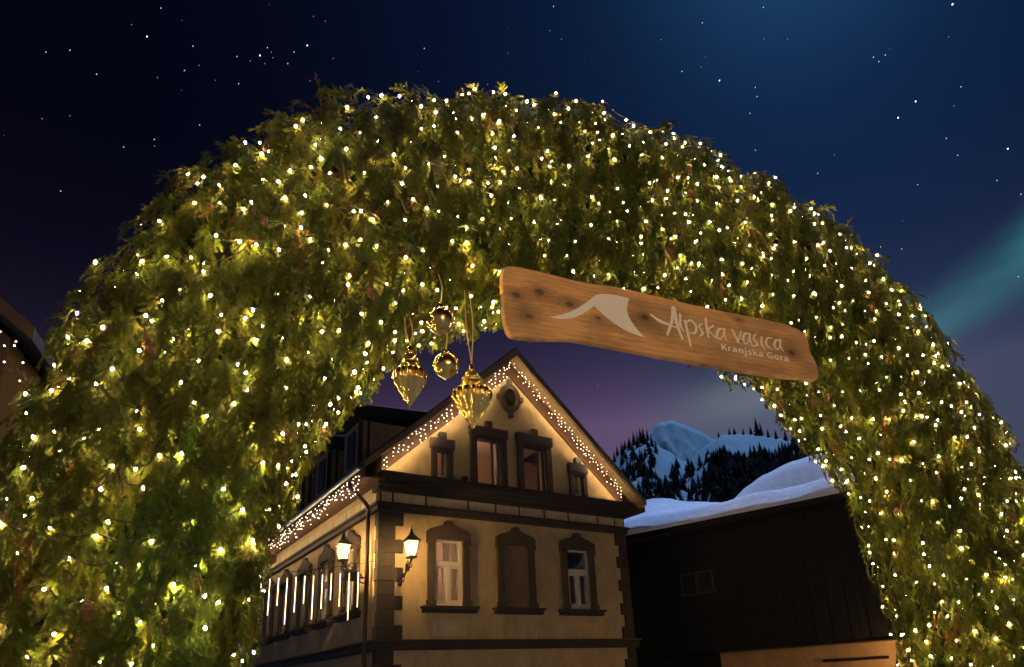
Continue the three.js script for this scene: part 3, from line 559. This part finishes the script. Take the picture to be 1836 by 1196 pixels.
// ------------------------------------------------------------------ the fir arch (local x along the arch, z towards the street, origin at its middle on the ground)
const ARCH = [1.235, 0, -5.189], ATURN = 24 * R, TH = 1.16;
const toArch = new THREE.Matrix4().makeRotationY(ATURN).setPosition(...ARCH);
const arch = thing('fir_arch', 'huge round gateway arch thickly clad in green fir branches', 'arch', ARCH, ATURN);
// path along the ring: s in 0..1 from the left foot over the top to the right foot
const SPRING = 2.05, LEG = SPRING / (SPRING * 2 + 12.2);
const bulge = (a) => (a > Math.PI / 2 ? 0.05 : 0.028) * Math.pow(Math.sin(2 * a), 2);
const ring = (s) => {                                               // inner point, outer point
  if (s < LEG) { const y = SPRING * s / LEG; return [[-3.12, y], [-4.5, y]]; }
  if (s > 1 - LEG) { const y = SPRING * (1 - s) / LEG; return [[3.12, y], [4.5, y]]; }
  const a = Math.PI * (1 - (s - LEG) / (1 - 2 * LEG)), c = Math.cos(a), n = Math.sin(a);
  return [[3.12 * c, SPRING + 3.0 * n], [4.5 * c * (1 + bulge(a)), SPRING + 4.68 * n * (1 + bulge(a))]];
};
// cross-section: rounded rectangle, q along its outline from 0 (inner back) .. ; returns radial 0..1, depth, normal
const RC = 0.26;
function surface(s, side, k) {                                      // side: front, inner, outer, back; k 0..1 across it
  const [I, O] = ring(s), w = Math.hypot(O[0] - I[0], O[1] - I[1]), rx = (O[0] - I[0]) / w, ry = (O[1] - I[1]) / w;
  let q, z, nq, nz;
  if (side === 'front' || side === 'back') {
    q = k * w; nq = 0; nz = 1; z = 0;
    const e = Math.min(q, w - q);
    if (e < RC) { const t = (RC - e) / RC; z = -RC * (1 - Math.sqrt(Math.max(0, 1 - t * t))); nq = (q < w / 2 ? -1 : 1) * t; nz = Math.sqrt(Math.max(0.05, 1 - t * t)); }
    if (side === 'back') { z = -TH - z; nz = -nz; }
  } else {
    z = -k * TH; nz = 0; nq = side === 'inner' ? -1 : 1; q = side === 'inner' ? 0 : w;
    const e = Math.min(k * TH, TH - k * TH);
    if (e < RC) { const t = (RC - e) / RC, d = RC * (1 - Math.sqrt(Math.max(0, 1 - t * t))); q += side === 'inner' ? d : -d; nz = (k < 0.5 ? 1 : -1) * t; nq *= Math.sqrt(Math.max(0.05, 1 - t * t)); }
  }
  const p = new THREE.Vector3(I[0] + rx * q, I[1] + ry * q, z), n = new THREE.Vector3(rx * nq, ry * nq, nz).normalize();
  const bump = 0.1 * fbm(p.x * 1.6, p.y * 1.6, p.z * 1.6 + 3, 3) + 0.16 * fbm(p.x * 4.2, p.y * 2.8, p.z * 4.2, 2);
  p.addScaledVector(n, bump);
  return { p, n };
}
// solid dark core
{
  const prof = [['front', 0.02], ['front', 0.1], ['front', 0.3], ['front', 0.5], ['front', 0.7], ['front', 0.9], ['front', 0.98], ['outer', 0.2], ['outer', 0.5], ['outer', 0.8], ['back', 0.98], ['back', 0.9], ['back', 0.5], ['back', 0.1], ['back', 0.02], ['inner', 0.8], ['inner', 0.5], ['inner', 0.2], ['front', 0.02]];
  mesh('core', sheet(120, prof.length - 1, (u, v) => { const [a, k] = prof[Math.round(v * (prof.length - 1))], { p, n } = surface(u, a, k); p.addScaledVector(n, -0.2); return p.toArray(); }), std([0.014, 0.018, 0.008], 1), arch);
}
// fir sprigs: a stem with side twigs and flat rows of needles, hanging down -y, upper face to +z
function sprig(seedAt, len, pairs, spread, full) {
  seed = seedAt;
  const pos = [], V = (x, y, z) => new THREE.Vector3(x, y, z);
  const tri = (a, b, c) => pos.push(a.x, a.y, a.z, b.x, b.y, b.z, c.x, c.y, c.z);
  const curve = (t) => V(0.03 * Math.sin(t * 3 + seedAt) * t, -len * t, 0.1 * len * Math.sin(t * 2.2) - 0.22 * len * t * t);
  const needles = (A, B, n, l) => {
    const d = B.clone().sub(A), L = d.length(); d.normalize();
    const zz = V(0, 0.15, 1).normalize(), sd = d.clone().cross(zz).normalize(), up = sd.clone().cross(d).normalize();
    for (let i = 0; i < n; i++) {
      const s = i % 2 ? 1 : -1, t = (i + rnd()) / n, b = A.clone().lerp(B, t), th = rr(0.35, 1.0), ll = l * rr(0.75, 1.15) * (1 - 0.35 * t);
      const dir = d.clone().multiplyScalar(Math.cos(th) * 0.9).addScaledVector(sd, s * Math.sin(th)).addScaledVector(up, rr(-0.25, 0.75)).normalize();
      const wv = dir.clone().cross(up).normalize().multiplyScalar(0.0028);
      tri(b.clone().sub(wv), b.clone().add(wv), b.clone().addScaledVector(dir, ll));
    }
    // twig
    const w = 0.0026, a1 = sd.clone().multiplyScalar(w), u1 = up.clone().multiplyScalar(w);
    tri(A.clone().sub(a1), A.clone().add(a1), B); tri(A.clone().sub(u1), A.clone().add(u1), B);
  };
  const seg = 7;
  for (let i = 0; i < seg; i++) needles(curve(i / seg), curve((i + 1) / seg), Math.round(20 * full), 0.026);
  for (let i = 0; i < pairs; i++) for (const s of [-1, 1]) {
    const t = 0.08 + 0.82 * (i + rr(0.1, 0.9)) / pairs, b = curve(t), l = (spread * (1 - 0.72 * t) + 0.02) * rr(0.7, 1.15), a = rr(0.4, 0.78);
    const e = b.clone().add(V(s * Math.sin(a) * l, -Math.cos(a) * l, rr(-0.25, 0.2) * l));
    needles(b, e, Math.round(l * 380 * full), 0.024);
    if (l > 0.12) for (const q of [-1, 1]) { const m = b.clone().lerp(e, rr(0.35, 0.6)), f = a * s + q * 0.6, e2 = m.clone().add(V(Math.sin(f) * l * 0.45, -Math.cos(f) * l * 0.45, rr(-0.2, 0.2) * l)); needles(m, e2, Math.round(l * 120 * full), 0.02); }
  }
  const g = new THREE.BufferGeometry();
  g.setAttribute('position', new THREE.Float32BufferAttribute(pos, 3));
  g.computeVertexNormals();
  return clean(g);
}
const SPRIGS = [sprig(3, 0.24, 4, 0.1, 1.5), sprig(8, 0.28, 4, 0.09, 1.5), sprig(14, 0.2, 3, 0.1, 1.5), sprig(21, 0.26, 3, 0.075, 1.6), sprig(33, 0.18, 3, 0.09, 1.5)];
M.fir = new THREE.MeshPhysicalMaterial({ color: new THREE.Color().setRGB(0.079, 0.1, 0.014), roughness: 0.75, specularIntensity: 0.3, side: THREE.DoubleSide });
const firTints = [[1, 1, 1], [0.75, 0.95, 0.8], [1.25, 1.15, 0.8], [0.6, 0.8, 0.75], [0.9, 1.1, 0.7]];
M.firShades = firTints.map((t) => { const m = M.fir.clone(); m.color.setRGB(0.07 * t[0], 0.1 * t[1], 0.018 * t[2]); return m; });
M.dryTwig = std([0.12, 0.07, 0.03], 0.8, { side: THREE.DoubleSide });
{
  seed = 4711;
  const place = SPRIGS.map(() => []), sides = [['front', 0.47, 7600], ['inner', 0.28, 3000], ['outer', 0.28, 3400], ['back', 0.47, 1300]];
  const all = [];
  for (const [side, , n] of sides) for (let i = 0; i < n; i++) {
    const s = rr(0.1, 0.9), { p, n: nn } = surface(s, side, rnd());
    if (p.y < 0.9) continue;
    const down = new THREE.Vector3(rr(-0.2, 0.2), -1, rr(-0.16, 0.16) + (side === 'outer' ? 0.2 : 0)), dot = down.dot(nn);
    const flat = Math.max(0, nn.y), dir = down.addScaledVector(nn, -dot * (nn.y > 0 ? 0.85 : 0.5) + (side === 'outer' ? rr(-0.08, 0.14) : rr(0.0, 0.3)));
    if (flat > 0.6) dir.add(new THREE.Vector3(rr(-0.5, 0.5) + nn.x * 1.5, -0.1, rr(-0.6, 0.9)));
    dir.normalize();
    let face = nn.clone().addScaledVector(dir, -nn.dot(dir)).normalize();
    if (face.lengthSq() < 0.1) face = new THREE.Vector3(0, 0, 1);
    face.applyAxisAngle(dir, rr(-0.7, 0.7));
    const y = dir.clone().negate(), x = y.clone().cross(face).normalize(), z = x.clone().cross(y).normalize(), k = side === 'outer' ? rr(0.6, 0.95) : rr(0.7, 1.15);
    const m = new THREE.Matrix4().makeBasis(x.multiplyScalar(k), y.multiplyScalar(k), z.multiplyScalar(k)).setPosition(p.clone().addScaledVector(nn, rr(-0.19, 0.05)).addScaledVector(dir, -0.1));
    all.push({ m, v: Math.floor(rnd() * 5), near: side === 'front' ? p.distanceTo(new THREE.Vector3(-3.24, 2.4, 4.24)) : 99 });
  }
  // the branches nearest to the street corner are parts of their own
  all.sort((a, b) => a.near - b.near);
  all.forEach((o, i) => {
    if (i < 300) { const b = new THREE.Mesh(SPRIGS[o.v], M.firShades[i % 5]); b.name = 'fir_branch'; b.castShadow = b.receiveShadow = true; o.m.decompose(b.position, b.quaternion, b.scale); arch.add(b); } else place[o.v].push(o.m);
  });
  place.forEach((list, v) => {
    const im = new THREE.InstancedMesh(SPRIGS[v], M.fir, list.length), col = new THREE.Color();
    list.forEach((m, i) => {
      im.setMatrixAt(i, m);
      const p = new THREE.Vector3().setFromMatrixPosition(m), pn = fbm(p.x * 1.1, p.y * 1.1, p.z, 2), t = rnd(), b = rr(0.45, 1.3) * (1 + pn * 0.9);
      if (t < 0.02) col.setRGB(1.9 * b, 0.85 * b, 1.2 * b); else col.setRGB(b * rr(0.8, 1.25), b, b * rr(0.7, 1.3));
      im.setColorAt(i, col);
    });
    im.name = 'fir_foliage'; im.userData.kind = 'stuff'; im.castShadow = im.receiveShadow = true;
    arch.add(im);
  });
  // brown cones and bare stem ends among the green
  const cone = [];
  for (let t = 0; t < 9; t++) for (let i = 0; i < 6; i++) {
    const k = t / 8, a = i * 1.047 + t * 0.52, rad = 0.019 * Math.sin(0.35 + k * 2.6) + 0.003;
    cone.push(new THREE.SphereGeometry(0.009, 5, 3).scale(1, 0.5, 0.9).rotateZ(-0.5).translate(rad, -0.09 * k, 0).rotateY(a));
  }
  cone.push(new THREE.CylinderGeometry(0.006, 0.014, 0.09, 6).translate(0, -0.045, 0));
  const coneGeo = join(cone), coneMat = std([0.14, 0.065, 0.03], 0.7), stemGeo = clean(new THREE.CylinderGeometry(0.006, 0.011, 0.3, 6).translate(0, -0.15, 0));
  for (let i = 0; i < 64; i++) {
    const { p, n } = surface(rr(0.12, 0.88), i % 4 ? 'front' : 'inner', rr(0.1, 0.9)), isCone = i % 2 === 0;
    if (p.y < 1) continue;
    const m = new THREE.Mesh(isCone ? coneGeo : stemGeo, isCone ? coneMat : M.branchWood);
    m.name = isCone ? 'pine_cone' : 'stem'; m.position.copy(p).addScaledVector(n, isCone ? 0.05 : 0.0);
    m.rotation.set(rr(-0.5, 0.5), 0, rr(-0.6, 0.6)); m.scale.setScalar(rr(0.8, 1.25)); m.castShadow = m.receiveShadow = true; arch.add(m);
  }
  // stray twigs on the outline
  const stray = [[0.2, 0.5, 0.3], [0.345, 0.2, 0.3], [0.395, 0.25, 0.26], [0.5, 0.3, 0.28], [0.585, 0.25, 0.36], [0.64, 0.2, 0.4], [0.7, 0.3, 0.3], [0.77, 0.2, 0.26]];
  for (const [s, k, l] of stray) {
    const { p, n } = surface(s, 'outer', k), dir = n.clone().add(new THREE.Vector3(rr(-0.5, 0.5), 0.3, 0.2)).normalize();
    const q = new THREE.Quaternion().setFromUnitVectors(new THREE.Vector3(0, -1, 0), dir), b = new THREE.Mesh(SPRIGS[3], M.dryTwig);
    b.name = 'bare_twig'; b.position.copy(p); b.quaternion.copy(q); b.scale.set(0.7, l / 0.3, 0.7); arch.add(b);
  }
}
const BULB_COLOR = new THREE.Color().setRGB(1, 0.62, 0.17);
// string lights wound over the arch: rows of bulbs on dark wire
{
  seed = 99;
  const lights = thing('string_lights', 'warm white string lights wound all over the fir arch', 'string lights', ARCH, ATURN);
  const bulbs = [], rows = [];
  const ok = (p) => !bulbs.some((b) => b.p.distanceToSquared(p) < 0.0085);
  // rows follow the arch: each a thread at constant height, hung on the front and carried round the inside
  const proj = (x, y) => { const e = Math.hypot(x / 3.12, Math.max(0, y - SPRING) / 3.0), o = Math.hypot(x / 4.5, Math.max(0, y - SPRING) / 4.68); return y < SPRING ? [Math.abs(x) > 3.15 && Math.abs(x) < 4.47] : [e > 1.015 && o < 1.03]; };
  const frontPoint = (x, y) => {
    // nearest surface point on the front for (x, y)
    let s; if (y < SPRING) s = x < 0 ? LEG * y / SPRING : 1 - LEG * y / SPRING; else { const a = Math.atan2((y - SPRING) / 3.75, x / 3.8); s = LEG + (1 - a / Math.PI) * (1 - 2 * LEG); }
    const [I, O] = ring(s), w = Math.hypot(O[0] - I[0], O[1] - I[1]), k = Math.max(0.03, Math.min(0.97, ((x - I[0]) * (O[0] - I[0]) + (y - I[1]) * (O[1] - I[1])) / (w * w)));
    return surface(s, 'front', k);
  };
  for (let y = 0.95; y < 6.85; y += 0.155) {
    let run = [];
    for (let x = -4.75; x < 4.75; x += 0.155) {
      const px = x + rr(-0.075, 0.075), py = y + rr(-0.085, 0.085);
      if (!proj(px, py)[0]) { if (run.length > 1) rows.push(run); run = []; continue; }
      if (rnd() < 0.12) continue;
      const { p, n } = frontPoint(px, py);
      p.addScaledVector(n, rr(-0.09, 0.06));
      if (!ok(p)) continue;
      bulbs.push({ p, n }); run.push(p);
    }
    if (run.length > 1) rows.push(run);
  }
  const add = (side, n) => { for (let i = 0, c = 0; i < n * 6 && c < n; i++) { const { p, n: nn } = surface(rr(0.1, 0.9), side, rnd()); if (p.y < 0.9) continue; p.addScaledVector(nn, rr(-0.06, 0.06)); if (!bulbs.some((b) => b.p.distanceToSquared(p) < 0.02)) { bulbs.push({ p, n: nn }); c++; } } };
  add('inner', 340); add('outer', 150); add('back', 150);  // bulbs on the back are out of view and help light the house
  const cam = new THREE.Vector3(-3.24, 1.65, 4.24);
  bulbs.forEach((b) => { b.d = b.p.distanceTo(cam) + (b.n.dot(cam.clone().sub(b.p).normalize()) < -0.1 ? 50 : 0); });
  bulbs.sort((a, b) => a.d - b.d);
  const bg = clean(new THREE.SphereGeometry(0.0074, 8, 6).scale(1, 1.3, 1)), m4 = new THREE.Matrix4();
  const im = new THREE.InstancedMesh(bg, M.bulb, bulbs.length - 300);
  bulbs.forEach((b, i) => {
    const q = new THREE.Quaternion().setFromEuler(new THREE.Euler(rr(-0.6, 0.6), 0, rr(-0.6, 0.6)));
    if (i < 300) { const o = new THREE.Mesh(bg, M.bulb); o.name = 'bulb'; o.position.copy(b.p); o.quaternion.copy(q); lights.add(o); } else im.setMatrixAt(i - 300, m4.compose(b.p, q, new THREE.Vector3(1, 1, 1).multiplyScalar(rr(0.75, 1.15))));
  });
  // lamps beside every fortieth bulb
  for (const b of bulbs.filter((_, i) => i % 40 === 7)) { const l = new THREE.PointLight(BULB_COLOR, 0.25); l.name = 'bulb_light'; l.shadow.radius = 0.35; l.castShadow = true; l.position.copy(b.p).addScaledVector(b.n, 0.006).y -= 0.02; lights.add(l); }
  im.name = 'bulbs_farther_off'; im.userData.kind = 'stuff'; lights.add(im);
  for (const run of rows) {
    const pts = [];
    run.forEach((p, i) => { pts.push([p.x, p.y + 0.014, p.z + 0.01]); if (i < run.length - 1) { const m = p.clone().lerp(run[i + 1], 0.5); pts.push([m.x, m.y - 0.025 - 0.02 * rnd(), m.z + 0.015]); } });
    mesh('wire', tube(pts, 0.0048, pts.length * 2, 4), M.wireGreen, lights);
  }
}

// ------------------------------------------------------------------ the sign
{
  const sign = thing('wooden_sign', 'long wooden plank sign with pale mountain logo and lettering under the arch', 'sign', ARCH, ATURN);
  const X0 = -1.6, X1 = 1.45, Y0 = 4.02, Y1 = 4.68, cw = 2048, ch = 440, cv = document.createElement('canvas');
  cv.width = cw; cv.height = ch;
  const g = cv.getContext('2d'), X = (x) => (x - X0) / (X1 - X0) * cw, Y = (y) => (Y1 - y) / (Y1 - Y0) * ch;
  // planed spruce: long grain lines that flow round knots
  const knots = [[-1.47, 4.39, .05], [-1.28, 4.454, .06], [-1.03, 4.398, .05], [-0.79, 4.32, .035], [-0.36, 4.408, .055], [1.142, 4.33, .06], [-1.373, 4.229, .04], [0.6, 4.56, .03]];
  const img = g.createImageData(cw, ch);
  for (let j = 0; j < ch; j++) for (let i = 0; i < cw; i++) {
    const x = X0 + (X1 - X0) * i / cw, y = Y1 - (Y1 - Y0) * j / ch;
    let yy = y + 0.012 * noise3.noise(x * 1.3, 3, 1), dark = 0, fig = 0;
    for (const [kx, ky, kr] of knots) {
      const dx = (x - kx) * 0.6, dy = y - ky, d = Math.hypot(dx, dy) * (1 + 0.25 * noise3.noise(x * 30, y * 30, 3)), f = Math.exp(-d * d / (kr * kr * 1.4)), core = Math.max(0, Math.min(1, (kr * 0.42 - d) / 0.004));
      yy += f * Math.sign(dy || 1) * -0.02; dark += f * 0.34 + core * 0.34 * (0.75 + 0.25 * Math.sin(d * 900));
      if (kr > 0.045) fig += Math.exp(-(dx * dx * 6 + dy * dy) / (kr * kr * 1.1)) * Math.max(0, Math.sin(y * 480 + noise3.noise(x * 5, y * 20, 2) * 2.4) - 0.25) * 0.75;
    }
    const ringv = Math.sin(yy * 150 + 6 * noise3.noise(x * 0.7, yy * 5, 4)), fine = noise3.noise(x * 7, yy * 190, 6), broad = noise3.noise(x * 1.6, yy * 9, 9), blotch = fbm(x * 2.4, y * 4, 12, 3);
    const crack = Math.max(0, 1 - Math.abs(noise3.noise(x * 0.9, yy * 34, 21)) * 26) * (noise3.noise(x * 2.5, y * 10, 5) > 0.12 ? 0.28 : 0);
    const v = 0.9 + 0.03 * ringv + 0.15 * fine + 0.16 * broad + 0.34 * blotch - crack, d = Math.max(0.08, v * (1 - dark * 0.75) - fig * 0.6), k = (j * cw + i) * 4;
    img.data[k] = Math.min(255, 236 * Math.min(1, d)); img.data[k + 1] = Math.min(255, 180 * Math.min(1, d) * (0.98 - dark * 0.08)); img.data[k + 2] = Math.min(255, 112 * Math.min(1, d) * (0.95 - dark * 0.1)); img.data[k + 3] = 255;
  }
  g.putImageData(img, 0, 0);
  // pale print
  const cream = 'rgb(255,243,214)';
  g.fillStyle = g.strokeStyle = cream; g.lineCap = g.lineJoin = 'round';
  g.beginPath();
  g.moveTo(X(-1.209), Y(4.255));
  g.bezierCurveTo(X(-1.05), Y(4.3), X(-0.93), Y(4.39), X(-0.8), Y(4.52));
  g.bezierCurveTo(X(-0.74), Y(4.56), X(-0.6), Y(4.566), X(-0.483), Y(4.555));
  g.bezierCurveTo(X(-0.545), Y(4.44), X(-0.53), Y(4.36), X(-0.38), Y(4.225));
  g.bezierCurveTo(X(-0.56), Y(4.235), X(-0.66), Y(4.29), X(-0.817), Y(4.423));
  g.bezierCurveTo(X(-0.93), Y(4.31), X(-1.05), Y(4.235), X(-1.209), Y(4.255));
  g.fill();
  // brush script: strokes given as [points, widths]
  const brush = (pts, w) => {
    const c = new THREE.CatmullRomCurve3(pts.map((p) => new THREE.Vector3(X(p[0]), Y(p[1]), 0)), false, 'centripetal');
    for (let i = 0; i <= 70; i++) { const t = i / 70, p = c.getPoint(t), k = t * (w.length - 1), a = Math.min(w.length - 2, Math.floor(k)), r = (w[a] + (w[a + 1] - w[a]) * (k - a)) * 0.62; g.beginPath(); g.ellipse(p.x, p.y, r, r * 0.8, 0.5, 0, 7); g.fill(); }
  };
  brush([[-0.297, 4.443], [-0.224, 4.403], [-0.124, 4.381], [-0.04, 4.359]], [12, 20, 12, 6]);
  brush([[-0.074, 4.552], [-0.1, 4.42], [-0.16, 4.287]], [14, 16, 12]);
  brush([[-0.062, 4.55], [-0.054, 4.412], [-0.018, 4.271]], [20, 22, 12]);
  brush([[-0.009, 4.501], [-0.017, 4.39], [0.006, 4.341]], [14, 14, 7]);
  brush([[0.034, 4.446], [0.044, 4.331], [0.057, 4.22]], [15, 16, 11]);
  brush([[0.036, 4.425], [0.087, 4.462], [0.137, 4.419], [0.116, 4.348], [0.06, 4.342]], [6, 12, 15, 11, 5]);
  brush([[0.206, 4.456], [0.17, 4.42], [0.198, 4.362], [0.159, 4.327]], [6, 10, 14, 6]);
  brush([[0.25, 4.508], [0.246, 4.42], [0.25, 4.334]], [14, 15, 11]);
  brush([[0.318, 4.452], [0.262, 4.404], [0.325, 4.345]], [11, 8, 12]);
  brush([[0.43, 4.44], [0.378, 4.432], [0.342, 4.362], [0.37, 4.335], [0.422, 4.396]], [7, 13, 14, 8, 5]);
  brush([[0.432, 4.444], [0.42, 4.375], [0.44, 4.334]], [12, 13, 6]);
  brush([[0.515, 4.45], [0.558, 4.341]], [11, 17]);
  brush([[0.558, 4.341], [0.61, 4.45]], [9, 8]);
  brush([[0.698, 4.441], [0.648, 4.435], [0.617, 4.365], [0.642, 4.336], [0.691, 4.396]], [7, 13, 14, 8, 5]);
  brush([[0.7, 4.444], [0.69, 4.372], [0.712, 4.324]], [12, 13, 6]);
  brush([[0.774, 4.458], [0.735, 4.41], [0.766, 4.352], [0.722, 4.326]], [6, 10, 14, 6]);
  brush([[0.827, 4.43], [0.817, 4.355], [0.846, 4.324]], [12, 13, 6]);
  brush([[0.944, 4.44], [0.893, 4.432], [0.868, 4.366], [0.922, 4.335]], [10, 9, 14, 6]);
  brush([[1.034, 4.437], [0.984, 4.425], [0.958, 4.362], [0.989, 4.338], [1.033, 4.4]], [7, 13, 14, 8, 5]);
  brush([[1.036, 4.442], [1.026, 4.376], [1.05, 4.333]], [12, 13, 6]);
  g.font = 'bold 58px sans-serif'; g.textBaseline = 'alphabetic';
  g.save(); g.translate(X(0.362), Y(4.236)); const tw = g.measureText('Kranjska Gora').width; g.scale((X(1.1) - X(0.362)) / tw, 0.92); g.fillText('Kranjska Gora', 0, 0); g.restore();
  const tex = new THREE.CanvasTexture(cv); tex.colorSpace = THREE.SRGBColorSpace;
  tex.wrapS = tex.wrapT = THREE.ClampToEdgeWrapping;
  const outline = [[-1.552, 4.606], [-1.574, 4.545], [-1.569, 4.34], [-1.562, 4.141], [-1.521, 4.057], [-1.39, 4.049], [-1.2, 4.075], [-1.051, 4.098], [-0.665, 4.095], [-0.257, 4.083], [0.103, 4.08], [0.54, 4.077], [1.006, 4.083], [1.178, 4.099], [1.403, 4.122], [1.418, 4.262], [1.37, 4.385], [1.368, 4.498], [1.33, 4.56], [1.2, 4.605], [0.989, 4.619], [0.475, 4.616], [-0.006, 4.623], [-0.544, 4.638], [-0.917, 4.62], [-1.205, 4.633], [-1.468, 4.635]];
  const curve = new THREE.CatmullRomCurve3(outline.map((p) => new THREE.Vector3(p[0], p[1], 0)), true, 'centripetal').getPoints(170);
  const shape = new THREE.Shape(curve.slice(0, -1).map((p, i) => new THREE.Vector2(p.x + 0.004 * noise3.noise(i * 0.7, 1, 1), p.y + 0.005 * noise3.noise(i * 0.5, 4, 1))));
  const geo = new THREE.ExtrudeGeometry(shape, { depth: 0.045, bevelEnabled: true, bevelSize: 0.009, bevelThickness: 0.009, bevelOffset: -0.009, bevelSegments: 2 }).translate(0, 0, 0.1);
  const P = geo.attributes.position, uv = new Float32Array(P.count * 2);
  for (let i = 0; i < P.count; i++) { uv[i * 2] = (P.getX(i) - X0) / (X1 - X0); uv[i * 2 + 1] = (P.getY(i) - Y0) / (Y1 - Y0); }
  geo.setAttribute('uv', new THREE.BufferAttribute(uv, 2));
  mesh('plank', geo, new THREE.MeshStandardMaterial({ map: tex, roughness: 0.6, bumpMap: tex, bumpScale: 0.003 }), sign);
  mesh('hanger', [tube([[-0.75, 4.6, 0.09], [-0.76, 4.8, 0.02], [-0.8, 4.95, -0.08]], 0.006, 10, 5), tube([[0.95, 4.6, 0.09], [0.95, 4.8, 0.02], [0.95, 4.95, -0.08]], 0.006, 10, 5)], M.iron, sign);
}

// ------------------------------------------------------------------ gold ornaments under the crown of the arch
M.gold = new THREE.MeshPhysicalMaterial({ color: new THREE.Color().setRGB(1, 0.7, 0.18), metalness: 1, roughness: 0.2, bumpMap: grainBump, bumpScale: 0.0012, clearcoat: 0.5, clearcoatRoughness: 0.05 });
M.goldDark = std([0.75, 0.46, 0.1], 0.25, { metalness: 1 });
M.cord = std([0.45, 0.33, 0.1], 0.6);
function drop(label, x, yTop, yTip, z, r, cord) {
  const h = yTop - yTip, p = new THREE.Vector3(x, yTop, z).applyMatrix4(toArch), t = thing('drop_ornament', label, 'ornament', p.toArray(), ATURN + 0.2, 'gold drop ornaments');
  const R0 = [[0.2, 0.03], [0.24, 0.18], [0.3, 0.26], [0.34, 0.7], [0.4, 0.95], [0.46, 1], [0.54, 0.95], [0.68, 0.68], [0.82, 0.37], [0.94, 0.12], [1, 0.0]];
  const rad = (k) => lerpTable(R0, k);
  const body = sheet(144, 46, (u, v) => {
    const k = 0.33 + 0.67 * v, a = u * Math.PI * 2, fl = Math.abs(Math.sin(a * 7)), q = rad(k) * r * (0.8 + 0.2 * Math.pow(fl, 0.6)) ;
    return [Math.cos(a) * q, -k * h, Math.sin(a) * q];
  }, true);
  const b = mesh('body', body, M.gold, t);
  mesh('collar', new THREE.LatheGeometry([[0.012, 0.02], [0.14 * r, 0.06], [0.3 * r, 0.09], [0.33 * r, 0.12], [0.26 * r, 0.145], [0.36 * r, 0.17], [0.5 * r, 0.2], [0.53 * r, 0.23], [0.42 * r, 0.26], [0.55 * r, 0.3], [0.64 * r, 0.335], [0.7 * r, 0.35]].map(([a, k]) => new THREE.Vector2(a, -k * h)).reverse(), 28), M.gold, t);
  mesh('cap', [new THREE.CylinderGeometry(0.016, 0.02, 0.03, 10).translate(0, 0.0, 0), new THREE.TorusGeometry(0.016, 0.004, 6, 12).translate(0, 0.026, 0)], M.goldDark, t);
  mesh('cord', [tube([[0.0, 0.03, 0], [0.012, 0.03 + cord * 0.5, 0.01], [0.004, 0.03 + cord, -0.02]], 0.0045, 12, 5), tube([[0.0, 0.03, 0], [-0.035, 0.03 + cord * 0.45, 0], [-0.03, 0.03 + cord, -0.03]], 0.0045, 12, 5)], M.cord, t);
}
drop('gold fluted drop ornament hanging left of the small gold ball', -2.23, 3.875, 3.434, 0.05, 0.118, 0.22);
drop('larger gold fluted drop ornament on long cords before the gable', -1.79, 3.80, 3.335, 0.05, 0.145, 0.6);
function ball(label, x, y, r, cord) {
  const p = new THREE.Vector3(x, y, 0.05).applyMatrix4(toArch), t = thing('gold_ball', label, 'ornament', p.toArray(), ATURN, 'gold balls under the arch');
  mesh('ball', new THREE.SphereGeometry(r, 40, 28), M.gold, t);
  mesh('cap', [new THREE.CylinderGeometry(r * 0.2, r * 0.26, r * 0.3, 14).translate(0, r * 1.08, 0), new THREE.TorusGeometry(r * 0.14, 0.004, 6, 12).translate(0, r * 1.32, 0)], M.goldDark, t);
  mesh('cord', tube([[0, r * 1.4, 0], [0.01, r * 1.4 + cord * 0.5, 0], [-0.01, r * 1.4 + cord, -0.02]], 0.0045, 10, 5), M.cord, t);
}
ball('small gold ball hanging between the two drop ornaments', -1.977, 3.79, 0.09, 0.2);
ball('gold ball half hidden in the fir fringe above the other ball', -2.012, 4.133, 0.1, 0.25);

renderer.render(scene, camera);
